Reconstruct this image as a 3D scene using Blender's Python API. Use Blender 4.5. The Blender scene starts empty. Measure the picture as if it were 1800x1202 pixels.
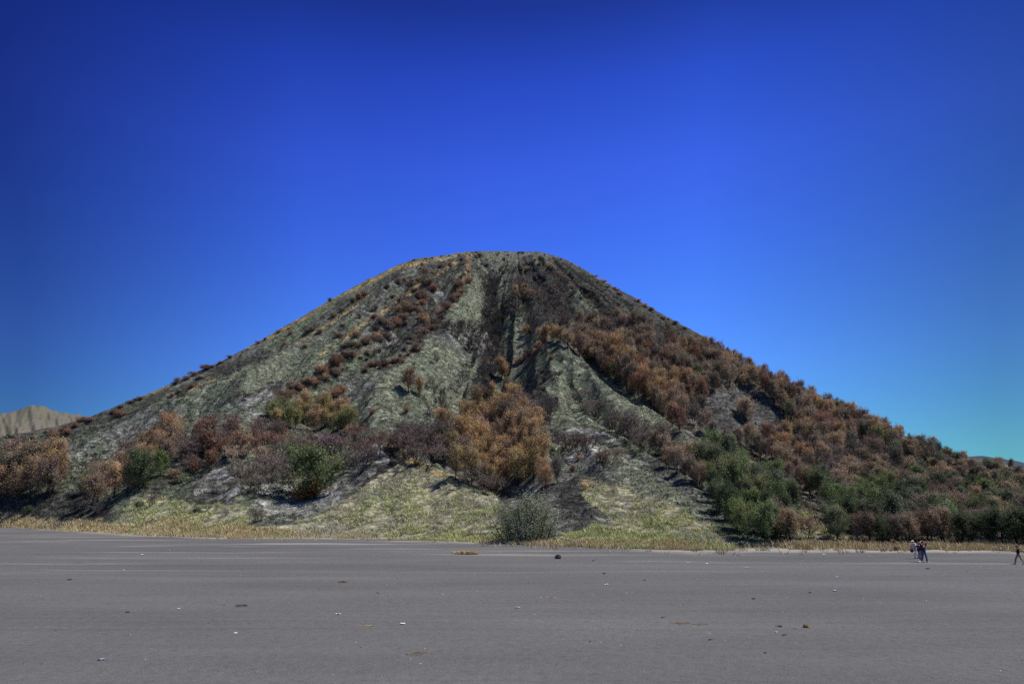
import bpy, math, random
import numpy as np
from mathutils import Vector

rnd = random.Random(7)
rng = np.random.default_rng(11)
SC = bpy.context.scene
COL = SC.collection

# ------------------------------------------------------------------ camera
HC = 4.3                         # eye height above the sand
FPX = 1200.0                     # focal length in photograph pixels (1800 wide)
PITCH = math.atan((897 - 601) / FPX)
CP, SP = math.cos(PITCH), math.sin(PITCH)

cam_d = bpy.data.cameras.new('camera')
cam_d.lens = 24.0
cam_d.sensor_width = 36.0
cam_d.clip_start = 0.1
cam_d.clip_end = 30000
cam = bpy.data.objects.new('camera', cam_d)
cam.location = (0, 0, HC)
cam.rotation_euler = (math.pi / 2 + PITCH, 0, 0)
COL.objects.link(cam)
SC.camera = cam


def ray(px, py):
    """world direction through a photograph pixel"""
    x = (px - 900.0) / FPX
    y = (601.0 - py) / FPX
    return x, CP - y * SP, SP + y * CP


def az_slope(px, py):
    x, y, z = ray(px, py)
    return math.atan2(x, y), z / math.hypot(x, y)


def project(x, y, z):
    dz = z - HC
    dep = y * CP + dz * SP
    up = -y * SP + dz * CP
    dep = np.where(np.abs(dep) < 1e-3, 1e-3, dep)
    return 900 + FPX * x / dep, 601 - FPX * up / dep, dep


# ------------------------------------------------------------------ noise
def _hash(ix, iy, seed):
    h = (ix.astype(np.int64) * 374761393 + iy.astype(np.int64) * 668265263 + seed * 1442695041) & 0xFFFFFFFF
    h = ((h ^ (h >> 13)) * 1274126177) & 0xFFFFFFFF
    h = h ^ (h >> 16)
    return (h & 0xFFFFFF) / float(0xFFFFFF)


def vnoise(x, y, seed=0):
    ix, iy = np.floor(x), np.floor(y)
    fx, fy = x - ix, y - iy
    fx = fx * fx * fx * (fx * (fx * 6 - 15) + 10)
    fy = fy * fy * fy * (fy * (fy * 6 - 15) + 10)
    a = _hash(ix, iy, seed); b = _hash(ix + 1, iy, seed)
    c = _hash(ix, iy + 1, seed); d = _hash(ix + 1, iy + 1, seed)
    return (a + (b - a) * fx) * (1 - fy) + (c + (d - c) * fx) * fy


def fbm(x, y, octv=4, seed=0, gain=0.5):
    s = 0.0; amp = 1.0; tot = 0.0
    for i in range(octv):
        s = s + amp * vnoise(x * 2 ** i + 17.3 * i, y * 2 ** i - 9.1 * i, seed + i)
        tot += amp; amp *= gain
    return s / tot


def sstep(a, b, x):
    t = np.clip((x - a) / (b - a), 0, 1)
    return t * t * (3 - 2 * t)


# ------------------------------------------------------------------ mesh helpers
def mesh_from(name, verts, faces, mats=(), smooth=False, col=None, midx=None):
    me = bpy.data.meshes.new(name)
    v = np.asarray(verts, dtype=np.float32).reshape(-1, 3)
    if isinstance(faces, np.ndarray):
        nf, k = faces.shape
        me.vertices.add(len(v)); me.vertices.foreach_set('co', v.ravel())
        me.loops.add(nf * k); me.loops.foreach_set('vertex_index', faces.astype(np.int32).ravel())
        me.polygons.add(nf)
        me.polygons.foreach_set('loop_start', np.arange(0, nf * k, k, dtype=np.int32))
        me.polygons.foreach_set('loop_total', np.full(nf, k, dtype=np.int32))
        me.update(calc_edges=True)
        me.validate()
    else:
        me.from_pydata([tuple(p) for p in v], [], faces)
        me.update()
    for m in mats:
        me.materials.append(m)
    if smooth:
        me.polygons.foreach_set('use_smooth', np.ones(len(me.polygons), dtype=bool))
    if midx is not None:
        me.polygons.foreach_set('material_index', np.asarray(midx, dtype=np.int32))
    if col is not None:
        at = me.color_attributes.new('Col', 'FLOAT_COLOR', 'POINT')
        c = np.ones((len(v), 4), dtype=np.float32); c[:, :3] = col
        at.data.foreach_set('color', c.ravel())
    return me


def link(name, me, parent=None, loc=None):
    o = bpy.data.objects.new(name, me)
    COL.objects.link(o)
    if parent is not None:
        o.parent = parent
    if loc is not None:
        o.location = loc
    return o


def tag(o, label=None, cat=None, group=None, kind=None):
    if label: o['label'] = label
    if cat: o['category'] = cat
    if group: o['group'] = group
    if kind: o['kind'] = kind
    elif cat: o['kind'] = 'thing'
    return o


class Geo:
    """collects tubes, blobs and blades into one mesh"""
    def __init__(self):
        self.v = []; self.f = []; self.m = []

    def tube(self, pts, rad, sides=6, mat=0, cap=True):
        pts = [np.asarray(p, float) for p in pts]
        base = len(self.v)
        n = len(pts)
        ref = np.array([0.31, 0.17, 0.93])
        for i, p in enumerate(pts):
            d = pts[min(i + 1, n - 1)] - pts[max(i - 1, 0)]
            d = d / (np.linalg.norm(d) + 1e-9)
            r0 = ref if abs(d @ ref) < 0.95 else np.array([1.0, 0, 0])
            u = np.cross(d, r0); u /= np.linalg.norm(u)
            w = np.cross(d, u)
            for k in range(sides):
                a = 2 * math.pi * k / sides
                self.v.append(p + rad[i] * (math.cos(a) * u + math.sin(a) * w))
        for i in range(n - 1):
            for k in range(sides):
                a = base + i * sides + k; b = base + i * sides + (k + 1) % sides
                self.f.append((a, b, b + sides, a + sides)); self.m.append(mat)
        if cap:
            self.f.append(tuple(base + (n - 1) * sides + k for k in range(sides))); self.m.append(mat)
            self.f.append(tuple(base + k for k in reversed(range(sides)))); self.m.append(mat)

    def blob(self, c, r, seg=10, ring=7, mat=0, fn=None, rot=None):
        base = len(self.v); c = np.asarray(c, float); r = np.asarray(r, float) * np.ones(3)
        for i in range(ring + 1):
            th = math.pi * i / ring
            for k in range(seg):
                a = 2 * math.pi * k / seg
                p = np.array([math.sin(th) * math.cos(a), math.sin(th) * math.sin(a), math.cos(th)])
                if fn is not None:
                    p = p * fn(p)
                p = p * r
                if rot is not None:
                    p = rot @ p
                self.v.append(c + p)
        for i in range(ring):
            for k in range(seg):
                a = base + i * seg + k; b = base + i * seg + (k + 1) % seg
                if i == 0:
                    self.f.append((a, a + seg, b + seg))
                elif i == ring - 1:
                    self.f.append((a, a + seg, b))
                else:
                    self.f.append((a, a + seg, b + seg, b))
                self.m.append(mat)

    def mesh(self, name, mats, smooth=True):
        return mesh_from(name, np.array(self.v), self.f, mats, smooth, midx=self.m)


# ------------------------------------------------------------------ materials
def new_mat(name):
    m = bpy.data.materials.new(name); m.use_nodes = True
    nt = m.node_tree
    for n in list(nt.nodes): nt.nodes.remove(n)
    out = nt.nodes.new('ShaderNodeOutputMaterial')
    b = nt.nodes.new('ShaderNodeBsdfPrincipled')
    b.inputs['Roughness'].default_value = 0.9
    b.inputs['Specular IOR Level'].default_value = 0.15
    nt.links.new(b.outputs[0], out.inputs[0])
    return m, nt, b, out


def N(nt, typ, **kw):
    n = nt.nodes.new(typ)
    for k, v in kw.items():
        if k.startswith('i_'):
            n.inputs[k[2:].replace('_', ' ')].default_value = v
        else:
            setattr(n, k, v)
    return n


def math_n(nt, op, a, b=None, c=None):
    n = nt.nodes.new('ShaderNodeMath'); n.operation = op
    for i, x in enumerate((a, b, c)):
        if x is None: continue
        if hasattr(x, 'links') or hasattr(x, 'is_linked'):
            nt.links.new(x, n.inputs[i])
        else:
            n.inputs[i].default_value = x
    return n.outputs[0]


def mixc(nt, fac, a, b, blend='MIX'):
    n = nt.nodes.new('ShaderNodeMix'); n.data_type = 'RGBA'; n.blend_type = blend
    for s, x in ((n.inputs[0], fac), (n.inputs[6], a), (n.inputs[7], b)):
        if hasattr(x, 'is_linked'):
            nt.links.new(x, s)
        elif isinstance(x, (int, float)):
            s.default_value = x
        else:
            s.default_value = (*x, 1)
    return n.outputs[2]


def ramp(nt, fac, stops):
    n = nt.nodes.new('ShaderNodeValToRGB')
    while len(n.color_ramp.elements) > 1:
        n.color_ramp.elements.remove(n.color_ramp.elements[-1])
    for i, (p, c) in enumerate(stops):
        e = n.color_ramp.elements[0] if i == 0 else n.color_ramp.elements.new(p)
        e.position = p
        e.color = (c, c, c, 1) if isinstance(c, (int, float)) else (*c, 1)
    nt.links.new(fac, n.inputs[0])
    return n.outputs[0]


def plain(name, rgb, rough=0.85, vary=0.25, scale=6.0, spec=0.2):
    m, nt, b, out = new_mat(name)
    tc = N(nt, 'ShaderNodeTexCoord')
    no = N(nt, 'ShaderNodeTexNoise', i_Scale=scale, i_Detail=4.0)
    nt.links.new(tc.outputs['Object'], no.inputs['Vector'])
    f = ramp(nt, no.outputs[0], [(0.3, 1 - vary), (0.7, 1 + vary)])
    c = mixc(nt, 1.0, rgb, f, 'MULTIPLY')
    nt.links.new(c, b.inputs['Base Color'])
    b.inputs['Roughness'].default_value = rough
    b.inputs['Specular IOR Level'].default_value = spec
    return m


def leaf_mat(name, transl=0.25):
    """colour of the clump (mesh attribute) times the colour of the single plant"""
    m, nt, b, out = new_mat(name)
    at = N(nt, 'ShaderNodeAttribute', attribute_name='Col')
    oi = N(nt, 'ShaderNodeObjectInfo')
    c = mixc(nt, 1.0, at.outputs['Color'], oi.outputs['Color'], 'MULTIPLY')
    nt.links.new(c, b.inputs['Base Color'])
    b.inputs['Roughness'].default_value = 0.8
    b.inputs['Specular IOR Level'].default_value = 0.1
    tr = N(nt, 'ShaderNodeBsdfTranslucent')
    nt.links.new(c, tr.inputs[0])
    mx = N(nt, 'ShaderNodeMixShader'); mx.inputs[0].default_value = transl
    nt.links.new(b.outputs[0], mx.inputs[1]); nt.links.new(tr.outputs[0], mx.inputs[2])
    nt.links.new(mx.outputs[0], out.inputs[0])
    return m


def cover_mat(name):
    m, nt, b, out = new_mat(name)
    at = N(nt, 'ShaderNodeAttribute', attribute_name='Col')
    nt.links.new(at.outputs['Color'], b.inputs['Base Color'])
    b.inputs['Specular IOR Level'].default_value = 0.08
    return m


M_LEAF = leaf_mat('foliage', .33)
M_TWIG = leaf_mat('twigs', 0.0)
M_COVER = cover_mat('grass_blades')
M_BARK = plain('charred_bark', (0.032, 0.027, 0.025), vary=0.5, scale=9)
M_PALEBARK = plain('ash_bark', (0.12, 0.105, 0.095), vary=0.5, scale=9)

# ------------------------------------------------------------------ the mountain
SIL = [(-900, 893), (-600, 880), (-300, 842), (-100, 797), (0, 769), (60, 759), (100, 751), (150, 738), (200, 716),
       (250, 697), (300, 675), (350, 652), (400, 629), (450, 602), (500, 575), (550, 546), (600, 517), (650, 491),
       (700, 467), (730, 456), (780, 450), (826, 443), (880, 442), (945, 444), (970, 449), (1000, 460), (1040, 482),
       (1080, 506), (1120, 527), (1160, 550), (1200, 572), (1240, 595), (1300, 632), (1400, 678), (1500, 722),
       (1600, 772), (1700, 804), (1800, 824), (2000, 866), (2300, 888), (2700, 894)]
FOOT = [(-900, 913), (-600, 916), (-300, 920), (0, 926), (120, 933), (200, 938), (300, 943), (400, 946), (600, 946), (700, 947),
        (800, 951), (900, 957), (1000, 961), (1100, 964), (1200, 967), (1400, 968), (1600, 966), (1700, 967), (1800, 969), (2200, 978), (2700, 985)]
sa, se = np.array([az_slope(*p) for p in SIL]).T
fa, fe = np.array([az_slope(*p) for p in FOOT]).T

NC, NRF, NRB = 1500, 640, 50
ALPHA = np.linspace(math.radians(-56), math.radians(56), NC)


def crest_dist(al):
    b = np.radians(38.75 - 3.75 * np.tanh(al / 0.15))
    aa = np.sqrt(al ** 2 + 0.04 ** 2)
    return 480 * np.sin(b) / np.sin(np.minimum(b + aa, 2.6))


E1 = np.interp(ALPHA, sa, se)
k = np.ones(9) / 9
E1 = np.convolve(np.pad(E1, 4, mode='edge'), k, mode='valid')
FD = HC / -np.interp(ALPHA, fa, fe)
FD = np.convolve(np.pad(FD, 25, mode='edge'), np.ones(51) / 51, mode='valid')
FD = FD * (1 + .05 * (fbm(ALPHA * 45, ALPHA * 0 + 3.3, 2, 15) - .5))
CD = np.maximum(crest_dist(ALPHA), FD + 60)
PEXP = 2.6 - 0.5 * np.clip(np.abs(ALPHA) / 0.6, 0, 1)

v = np.linspace(0, 1, NRF)[:, None]
tf = 0.55 * v ** 1.15 + 0.45 * (1 - (1 - v) ** (1 / PEXP[None, :]))
vb = np.linspace(0, 1, NRB + 1)[1:, None]
DF = FD[None, :] + (CD - FD)[None, :] * tf
DB = CD[None, :] * (1 + 0.9 * vb ** 1.3)


def base_q(d):
    t = np.clip((d - FD) / (CD - FD), 0, 1)
    u = t * t / (t + 0.02) * 1.02
    u = np.minimum(u, 1)
    q0 = -(HC + 0.12) / FD
    q = q0 + (E1 - q0) * (1 - (1 - u) ** PEXP)
    back = np.clip((d - CD) / (0.9 * CD), 0, 1)
    q = np.where(d > CD, E1 * (1 - back ** 1.6 * 1.04) - back ** 1.6 * 0.02, q)
    return q


D = np.concatenate([DF, DB], 0)
T = np.concatenate([tf, 1 + vb * np.ones((1, NC))], 0)
BZ = HC + D * base_q(D)
X = D * np.sin(ALPHA)[None, :]
Y = D * np.cos(ALPHA)[None, :]


def hit(px, py, Z, ci=None):
    """where the sight line of a photograph pixel meets the terrain Z"""
    a, s = az_slope(px, py)
    f = (a - ALPHA[0]) / (ALPHA[1] - ALPHA[0])
    c = int(np.clip(round(f), 0, NC - 1))
    q = (Z[:NRF + 5, c] - HC) / D[:NRF + 5, c]
    w = np.nonzero(q >= s)[0]
    i = int(w[0]) if len(w) else int(np.argmax(q))
    d = D[i, c]; z = Z[i, c]
    if i > 0 and len(w):
        q0, q1 = q[i - 1], q[i]
        g = (s - q0) / (q1 - q0 + 1e-9)
        d = D[i - 1, c] + g * (D[i, c] - D[i - 1, c])
        z = Z[i - 1, c] + g * (Z[i, c] - Z[i - 1, c])
    return d * math.sin(a), d * math.cos(a), z


def seg_dist(px, py, pts):
    """distance to a polyline and the fraction along it"""
    best = np.full(px.shape, 1e9); frac = np.zeros(px.shape)
    L = [0.0]
    for a, b in zip(pts, pts[1:]):
        L.append(L[-1] + math.hypot(b[0] - a[0], b[1] - a[1]))
    for i, (a, b) in enumerate(zip(pts, pts[1:])):
        dx, dy = b[0] - a[0], b[1] - a[1]
        l2 = dx * dx + dy * dy + 1e-9
        s = np.clip(((px - a[0]) * dx + (py - a[1]) * dy) / l2, 0, 1)
        dd = np.hypot(px - a[0] - s * dx, py - a[1] - s * dy)
        m = dd < best
        best = np.where(m, dd, best)
        frac = np.where(m, (L[i] + s * (L[i + 1] - L[i])) / L[-1], frac)
    return best, frac


# crests: pixel path, half width (m) at start and end, height share at start and end
RIDGES = [
    ([(895, 450), (915, 520), (945, 560)], 12, 12, .6, .7), ([(845, 450), (838, 500), (846, 560), (850, 620)], 14, 10, .7, .6),
    ([(790, 456), (745, 540), (700, 600), (670, 625)], 14, 14, .7, .7), ([(700, 480), (600, 560), (500, 640)], 14, 14, .6, .6),
    ([(960, 560), (975, 600), (1060, 662), (1125, 705), (1185, 750), (1240, 800), (1300, 858)], 20, 16, .8, 1.0),
    ([(975, 625), (985, 650), (1000, 690), (1040, 735), (1075, 775), (1130, 815), (1200, 868), (1275, 945)], 15, 17, .95, 1.05),
    ([(985, 650), (950, 700), (945, 760), (1000, 830), (1030, 880)], 12, 15, .7, .9),
    ([(826, 446), (812, 500), (777, 569), (712, 630), (672, 655), (664, 720), (672, 770), (660, 830), (640, 900)], 22, 24, .9, 1.1),
    ([(672, 655), (717, 687), (765, 740), (800, 790)], 14, 12, .8, .5),
    ([(672, 770), (715, 804), (770, 828), (850, 866), (890, 905)], 16, 18, 1.0, 1.0),
    ([(905, 460), (930, 500), (948, 560), (975, 600)], 26, 18, .7, .8),
    ([(960, 452), (1010, 520), (1075, 585), (1150, 650), (1230, 720), (1290, 770)], 26, 20, .8, .7),
    ([(1040, 486), (1130, 570), (1240, 660), (1330, 700), (1400, 760), (1480, 850)], 26, 22, .7, .8),
    ([(1200, 580), (1330, 670), (1450, 760), (1560, 850)], 24, 22, .6, .8),
    ([(800, 460), (740, 500), (700, 530), (647, 563), (615, 587), (565, 622), (500, 670), (430, 715), (380, 750)], 22, 20, .9, .8),
    ([(760, 452), (658, 512), (623, 538), (585, 567), (538, 593), (500, 612), (430, 655), (377, 669), (330, 690), (222, 732), (168, 755), (100, 778), (40, 830)], 24, 22, .8, 1.0),
    ([(600, 640), (540, 690), (470, 740), (400, 800), (340, 850), (300, 890)], 16, 16, .6, .9),
    ([(430, 720), (330, 770), (250, 840), (200, 880)], 14, 14, .6, .8),
    ([(520, 790), (440, 850), (400, 890), (340, 915)], 12, 12, .6, .9),
    ([(100, 830), (60, 870), (20, 900)], 14, 14, .8, .8),
    ([(1265, 712), (1300, 694), (1345, 712)], 24, 24, 1.25, 1.25),
    ([(1400, 895), (1425, 915), (1445, 940)], 9, 8, .9, .7),
]
KC = 19.0
best = np.zeros_like(BZ)
for pts, w0, w1, h0, h1 in RIDGES:
    P = [hit(px, py, BZ)[:2] for px, py in pts]
    xs = [p[0] for p in P]; ys = [p[1] for p in P]
    wm = max(w0, w1) * 1.8
    sel = (X > min(xs) - wm) & (X < max(xs) + wm) & (Y > min(ys) - wm) & (Y < max(ys) + wm)
    xx, yy = X[sel], Y[sel]
    warp = 5.0 * (fbm(xx / 14, yy / 14, 3, 5) - .5)
    warp2 = 5.0 * (fbm(xx / 14, yy / 14, 3, 9) - .5)
    dd, fr = seg_dist(xx + warp, yy + warp2, P)
    w = w0 + (w1 - w0) * fr; h = h0 + (h1 - h0) * fr
    s = dd / w
    prof = np.clip(1.05 - np.sqrt(s * s + 0.012), 0, None) * h
    best[sel] = np.maximum(best[sel], prof)
taper = sstep(0.0, 0.075, T) * (1 - sstep(0.72, 0.99, T))
Z = BZ - np.minimum(KC, .46 * np.maximum(BZ, 0)) * (0.95 - best) * taper
GULLIES = [([(850, 462), (858, 500), (868, 560), (868, 620), (858, 680), (848, 730), (850, 800), (880, 870)], 5.0, 7.5),
           ([(1000, 640), (1022, 700), (1062, 748), (1120, 795), (1180, 850)], 3.0, 4.0),
           ([(985, 500), (1035, 570), (1110, 640)], 5.0, 4.5), ([(790, 500), (750, 560), (700, 605), (620, 640), (540, 690)], 5.0, 4.5),
           ([(740, 500), (660, 570), (600, 620), (520, 660)], 4.5, 4.0), ([(690, 690), (735, 740), (790, 800)], 3.0, 3.0),
           ([(690, 480), (610, 530), (520, 585), (440, 640)], 4.0, 3.0), ([(930, 690), (955, 760), (985, 820)], 3.0, 2.5), ([(610, 770), (560, 830), (520, 890)], 4.0, 4.0)]
for pts, w, dpt in GULLIES:
    P = [hit(px, py, BZ)[:2] for px, py in pts]
    wv = 6.0 * (fbm(X / 16, Y / 16, 3, 33) - .5); wv2 = 6.0 * (fbm(X / 16, Y / 16, 3, 34) - .5)
    dd, fr = seg_dist(X + wv, Y + wv2, P)
    Z -= dpt * np.exp(-np.abs(dd / w) ** 1.4) * taper * np.clip(BZ / 30, 0, 1)
# rills running down from the summit, and rough ground
ang = np.arctan2(X - 4, 480 - Y); rad = np.hypot(X - 4, 480 - Y)
ra = ang * 60 + 1.6 * (fbm(X / 30, Y / 30, 3, 40) - .5)
rill = np.sqrt((2 * vnoise(ra * 0.55, rad / 120, 21) - 1) ** 2 + .01) + 0.5 * np.sqrt((2 * vnoise(ra * 1.35, rad / 70, 22) - 1) ** 2 + .01)
tap2 = sstep(0.01, 0.1, T) * (0.35 + 0.65 * (1 - sstep(0.8, 1.0, T)))
Z += tap2 * np.clip(BZ / 25, 0, 1) * (3.4 * (0.75 - rill))
Z += tap2 * np.clip(BZ / 25, 0, 1) * 3.0 * (fbm(X / 28, Y / 28, 3, 2) - .5)
Z += (0.25 + 0.75 * sstep(0, .06, T)) * 1.15 * (fbm(X / 5.5, Y / 5.5, 4, 3, .6) - .5)
Z += (0.2 + 0.8 * sstep(0, .05, T)) * 0.5 * (fbm(X / 1.5, Y / 1.5, 2, 4) - .5)
fl = np.clip((D - FD) * .05, 0, .35) - .12
Z = np.where(T < .3, np.maximum(Z, fl), Z)
Z[0] = -0.6
Z[-1] = -3

# ---- ground cover, as colour of the ground itself
PX, PY, DEP = project(X, Y, BZ)
wx = PX + 26 * (fbm(X / 9, Y / 9, 4, 60) - .5) + 12 * (fbm(X / 2.2, Y / 2.2, 2, 61) - .5)
wy = PY + 20 * (fbm(X / 9, Y / 9, 4, 62) - .5) + 9 * (fbm(X / 2.2, Y / 2.2, 2, 63) - .5)
PXf, PYf, _ = project(X, Y, Z)


def in_poly(px, py, poly):
    ins = np.zeros(px.shape, bool)
    n = len(poly)
    for i in range(n):
        x0, y0 = poly[i]; x1, y1 = poly[(i + 1) % n]
        if y0 == y1: continue
        c = ((y0 > py) != (y1 > py)) & (px < (x1 - x0) * (py - y0) / (y1 - y0) + x0)
        ins ^= c
    return ins


def colmix(c, w, rgb):
    return c + w[..., None] * (np.asarray(rgb) - c)


wx2 = wx + (PXf - PX); wy2 = wy + (PYf - PY)
n1 = fbm(X / 22, Y / 22, 4, 70); n2 = fbm(X / 4, Y / 4, 3, 71); n3 = fbm(X / 1.1, Y / 1.1, 2, 72); n4 = fbm(X / 9, Y / 9, 3, 73)
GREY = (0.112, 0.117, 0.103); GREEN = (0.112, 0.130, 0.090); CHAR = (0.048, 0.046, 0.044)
PALE = (0.29, 0.285, 0.272); STRAW = (0.36, 0.27, 0.13); BROWN = (0.12, 0.062, 0.035); GRASS = (0.29, 0.275, 0.18)
c = np.zeros(X.shape + (3,)) + np.asarray(GREY)
c = colmix(c, sstep(.42, .62, n1), GREEN)
c = colmix(c, 0.75 * sstep(.55, .7, n4), CHAR)
c = colmix(c, 0.18 * sstep(.6, .8, n2), PALE)
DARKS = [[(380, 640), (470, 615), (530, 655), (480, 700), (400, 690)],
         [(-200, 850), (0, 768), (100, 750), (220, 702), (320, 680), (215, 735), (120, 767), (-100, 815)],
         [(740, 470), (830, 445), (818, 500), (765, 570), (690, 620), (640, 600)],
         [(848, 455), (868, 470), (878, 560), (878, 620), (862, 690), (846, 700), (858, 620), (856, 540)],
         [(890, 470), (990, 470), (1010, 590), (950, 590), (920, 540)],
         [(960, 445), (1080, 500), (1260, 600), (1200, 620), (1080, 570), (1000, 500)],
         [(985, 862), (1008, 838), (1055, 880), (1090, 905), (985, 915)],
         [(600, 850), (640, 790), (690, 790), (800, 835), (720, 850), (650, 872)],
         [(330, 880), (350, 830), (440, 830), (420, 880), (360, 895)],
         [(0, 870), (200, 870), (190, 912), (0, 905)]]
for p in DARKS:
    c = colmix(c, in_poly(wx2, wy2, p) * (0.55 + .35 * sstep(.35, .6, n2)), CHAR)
KNOB = [(1238, 712), (1262, 684), (1330, 684), (1392, 745), (1330, 752), (1250, 745)]
KNOB_CLEAR = [(1238, 712), (1262, 684), (1330, 684), (1395, 745), (1400, 778), (1330, 790), (1250, 775), (1232, 740)]
PALES = [[(960, 770), (1010, 742), (1080, 772), (1145, 820), (1090, 835), (1000, 818)],
         [(590, 830), (670, 772), (690, 800), (630, 850), (570, 905), (540, 880)],
         [(345, 850), (380, 812), (430, 850), (410, 885), (340, 875)],
         [(450, 850), (515, 850), (545, 900), (450, 912)],
         [(1155, 745), (1205, 745), (1225, 795), (1180, 795)],
         [(785, 570), (850, 572), (875, 602), (800, 608)], [(640, 590), (680, 568), (702, 600), (650, 622)],
         [(770, 510), (800, 520), (790, 550), (765, 545)], [(1180, 590), (1210, 590), (1190, 620), (1160, 610)],
         [(880, 850), (960, 850), (985, 880), (900, 900)], [(420, 700), (480, 680), (500, 720), (430, 740)]]
for p in PALES:
    c = colmix(c, in_poly(wx2, wy2, p) * (0.15 + .62 * sstep(.42, .6, n2)), PALE)
FROST = [[(110, 790), (230, 742), (340, 690), (480, 620), (560, 600), (500, 680), (330, 760), (200, 810), (130, 840)],
         [(560, 690), (660, 665), (700, 720), (640, 770), (560, 730)]]
for p in FROST:
    c = colmix(c, in_poly(wx2, wy2, p) * 0.34 * sstep(.5, .62, n3), PALE)
GREENS = [[(340, 700), (420, 650), (560, 590), (640, 600), (560, 650), (430, 690)],
          [(680, 660), (760, 590), (840, 640), (850, 720), (790, 740), (740, 690)],
          [(930, 740), (985, 630), (1060, 670), (1180, 750), (1140, 790), (1080, 760), (1000, 735)],
          [(790, 480), (850, 480), (850, 580), (790, 570)], [(870, 600), (930, 560), (950, 600), (890, 640)],
          [(1075, 778), (1130, 818), (1205, 870), (1270, 940), (1215, 905), (1150, 872), (1085, 840), (1050, 800)],
          [(1000, 640), (1062, 664), (1128, 708), (1190, 754), (1245, 805), (1225, 830), (1140, 780), (1060, 725)], [(655, 660), (700, 655), (730, 700), (690, 770), (640, 760)]]
for p in GREENS:
    c = colmix(c, in_poly(wx2, wy2, p) * (.68 + .27 * sstep(.4, .6, n2)), (0.158, 0.172, 0.124))
FOREST = [(1000, 560), (1100, 560), (1250, 600), (1400, 670), (1600, 760), (1800, 830), (2400, 890), (2400, 990), (1470, 962), (1400, 900),
          (1330, 870), (1250, 800), (1190, 750), (1100, 680), (990, 600)]
c = colmix(c, in_poly(wx2, wy2, FOREST) * 0.75, (0.085, 0.068, 0.052))
c = colmix(c, in_poly(wx2, wy2, FOREST) * 0.6 * sstep(.56, .66, n4), (0.2, 0.19, 0.17))
c = colmix(c, in_poly(wx2, wy2, KNOB_CLEAR) * .8, (0.082, 0.083, 0.08))
LINES = [([(430, 612), (500, 576), (550, 548), (600, 519), (650, 494), (700, 470), (780, 453), (826, 446)], 5, STRAW),
         ([(800, 460), (740, 500), (700, 530), (647, 563), (615, 587), (565, 622)], 4, STRAW),
         ([(658, 512), (623, 538), (585, 567), (538, 593), (500, 612)], 3, STRAW),
         ([(826, 446), (820, 478), (812, 500)], 6, (0.3, 0.2, 0.12)), ([(377, 669), (330, 690)], 3, STRAW),
         ([(568, 640), (572, 660)], 6, STRAW), ([(250, 697), (300, 675)], 3, STRAW),
         ([(760, 510), (700, 562), (640, 605), (560, 665), (490, 700)], 9, BROWN),
         ([(820, 490), (790, 535), (770, 560), (700, 642)], 7, BROWN),
         ([(650, 645), (695, 635)], 5, (0.16, .06, .03)), ([(925, 645), (958, 600)], 5, (0.22, .1, .03)),
         ([(690, 785), (715, 804), (760, 824), (850, 862), (880, 890)], 7, STRAW),
         ([(1030, 850), (1090, 870), (1180, 895)], 12, (0.3, 0.21, 0.1)),
         ([(560, 690), (600, 680)], 4, BROWN)]
for pts, w, rgb in LINES:
    dd, _f = seg_dist(PXf + .35 * (wx - PX), PYf + .35 * (wy - PY), pts)
    c = colmix(c, (1 - sstep(w * .4, w * 1.3, dd)) * (.2 + .75 * sstep(.42, .58, n2)) * (.45 + .55 * sstep(.4, .55, n4)), rgb)
GRASSY = [[(430, 950), (480, 925), (560, 905), (625, 866), (655, 838), (700, 812), (745, 822), (800, 845), (870, 872), (905, 940), (880, 960), (700, 960)],
          [(1020, 870), (1060, 850), (1100, 858), (1180, 885), (1285, 948), (1285, 970), (985, 970), (985, 935), (1080, 912)],
          [(190, 920), (250, 868), (330, 885), (430, 892), (445, 935), (240, 945)],
          [(1385, 900), (1420, 900), (1470, 945), (1400, 950)]]
grassy = np.zeros(X.shape)
for p in GRASSY:
    grassy = np.maximum(grassy, in_poly(wx2, wy2, p))
c = colmix(c, grassy * (.5 + .4 * sstep(.35, .6, n2)), GRASS)
c = colmix(c, grassy * .6 * sstep(.52, .62, n3), (0.2, 0.185, 0.165))
FW_X, FW_D = [0, 430, 520, 700, 840, 960, 1100, 1250, 1400, 1800], [13, 12, 5, 3, 3, 6, 7, 6, 9, 8]
footw = 1 - sstep(.6, 1.1, (D - FD + 9 * (n4 - .5)) / np.interp(PX, FW_X, FW_D))
c = colmix(c, footw * .85, (0.36, 0.28, 0.16))
c = colmix(c, footw * .7 * sstep(.55, .65, n4), (0.2, 0.195, 0.19))
c *= (0.72 + 0.56 * n3)[..., None]
COVER = np.clip(c, 0.01, 1)


def grid_faces(nr, nc):
    i = np.arange(nr * nc).reshape(nr, nc)
    return np.stack([i[:-1, :-1], i[:-1, 1:], i[1:, 1:], i[1:, :-1]], -1).reshape(-1, 4)


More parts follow.
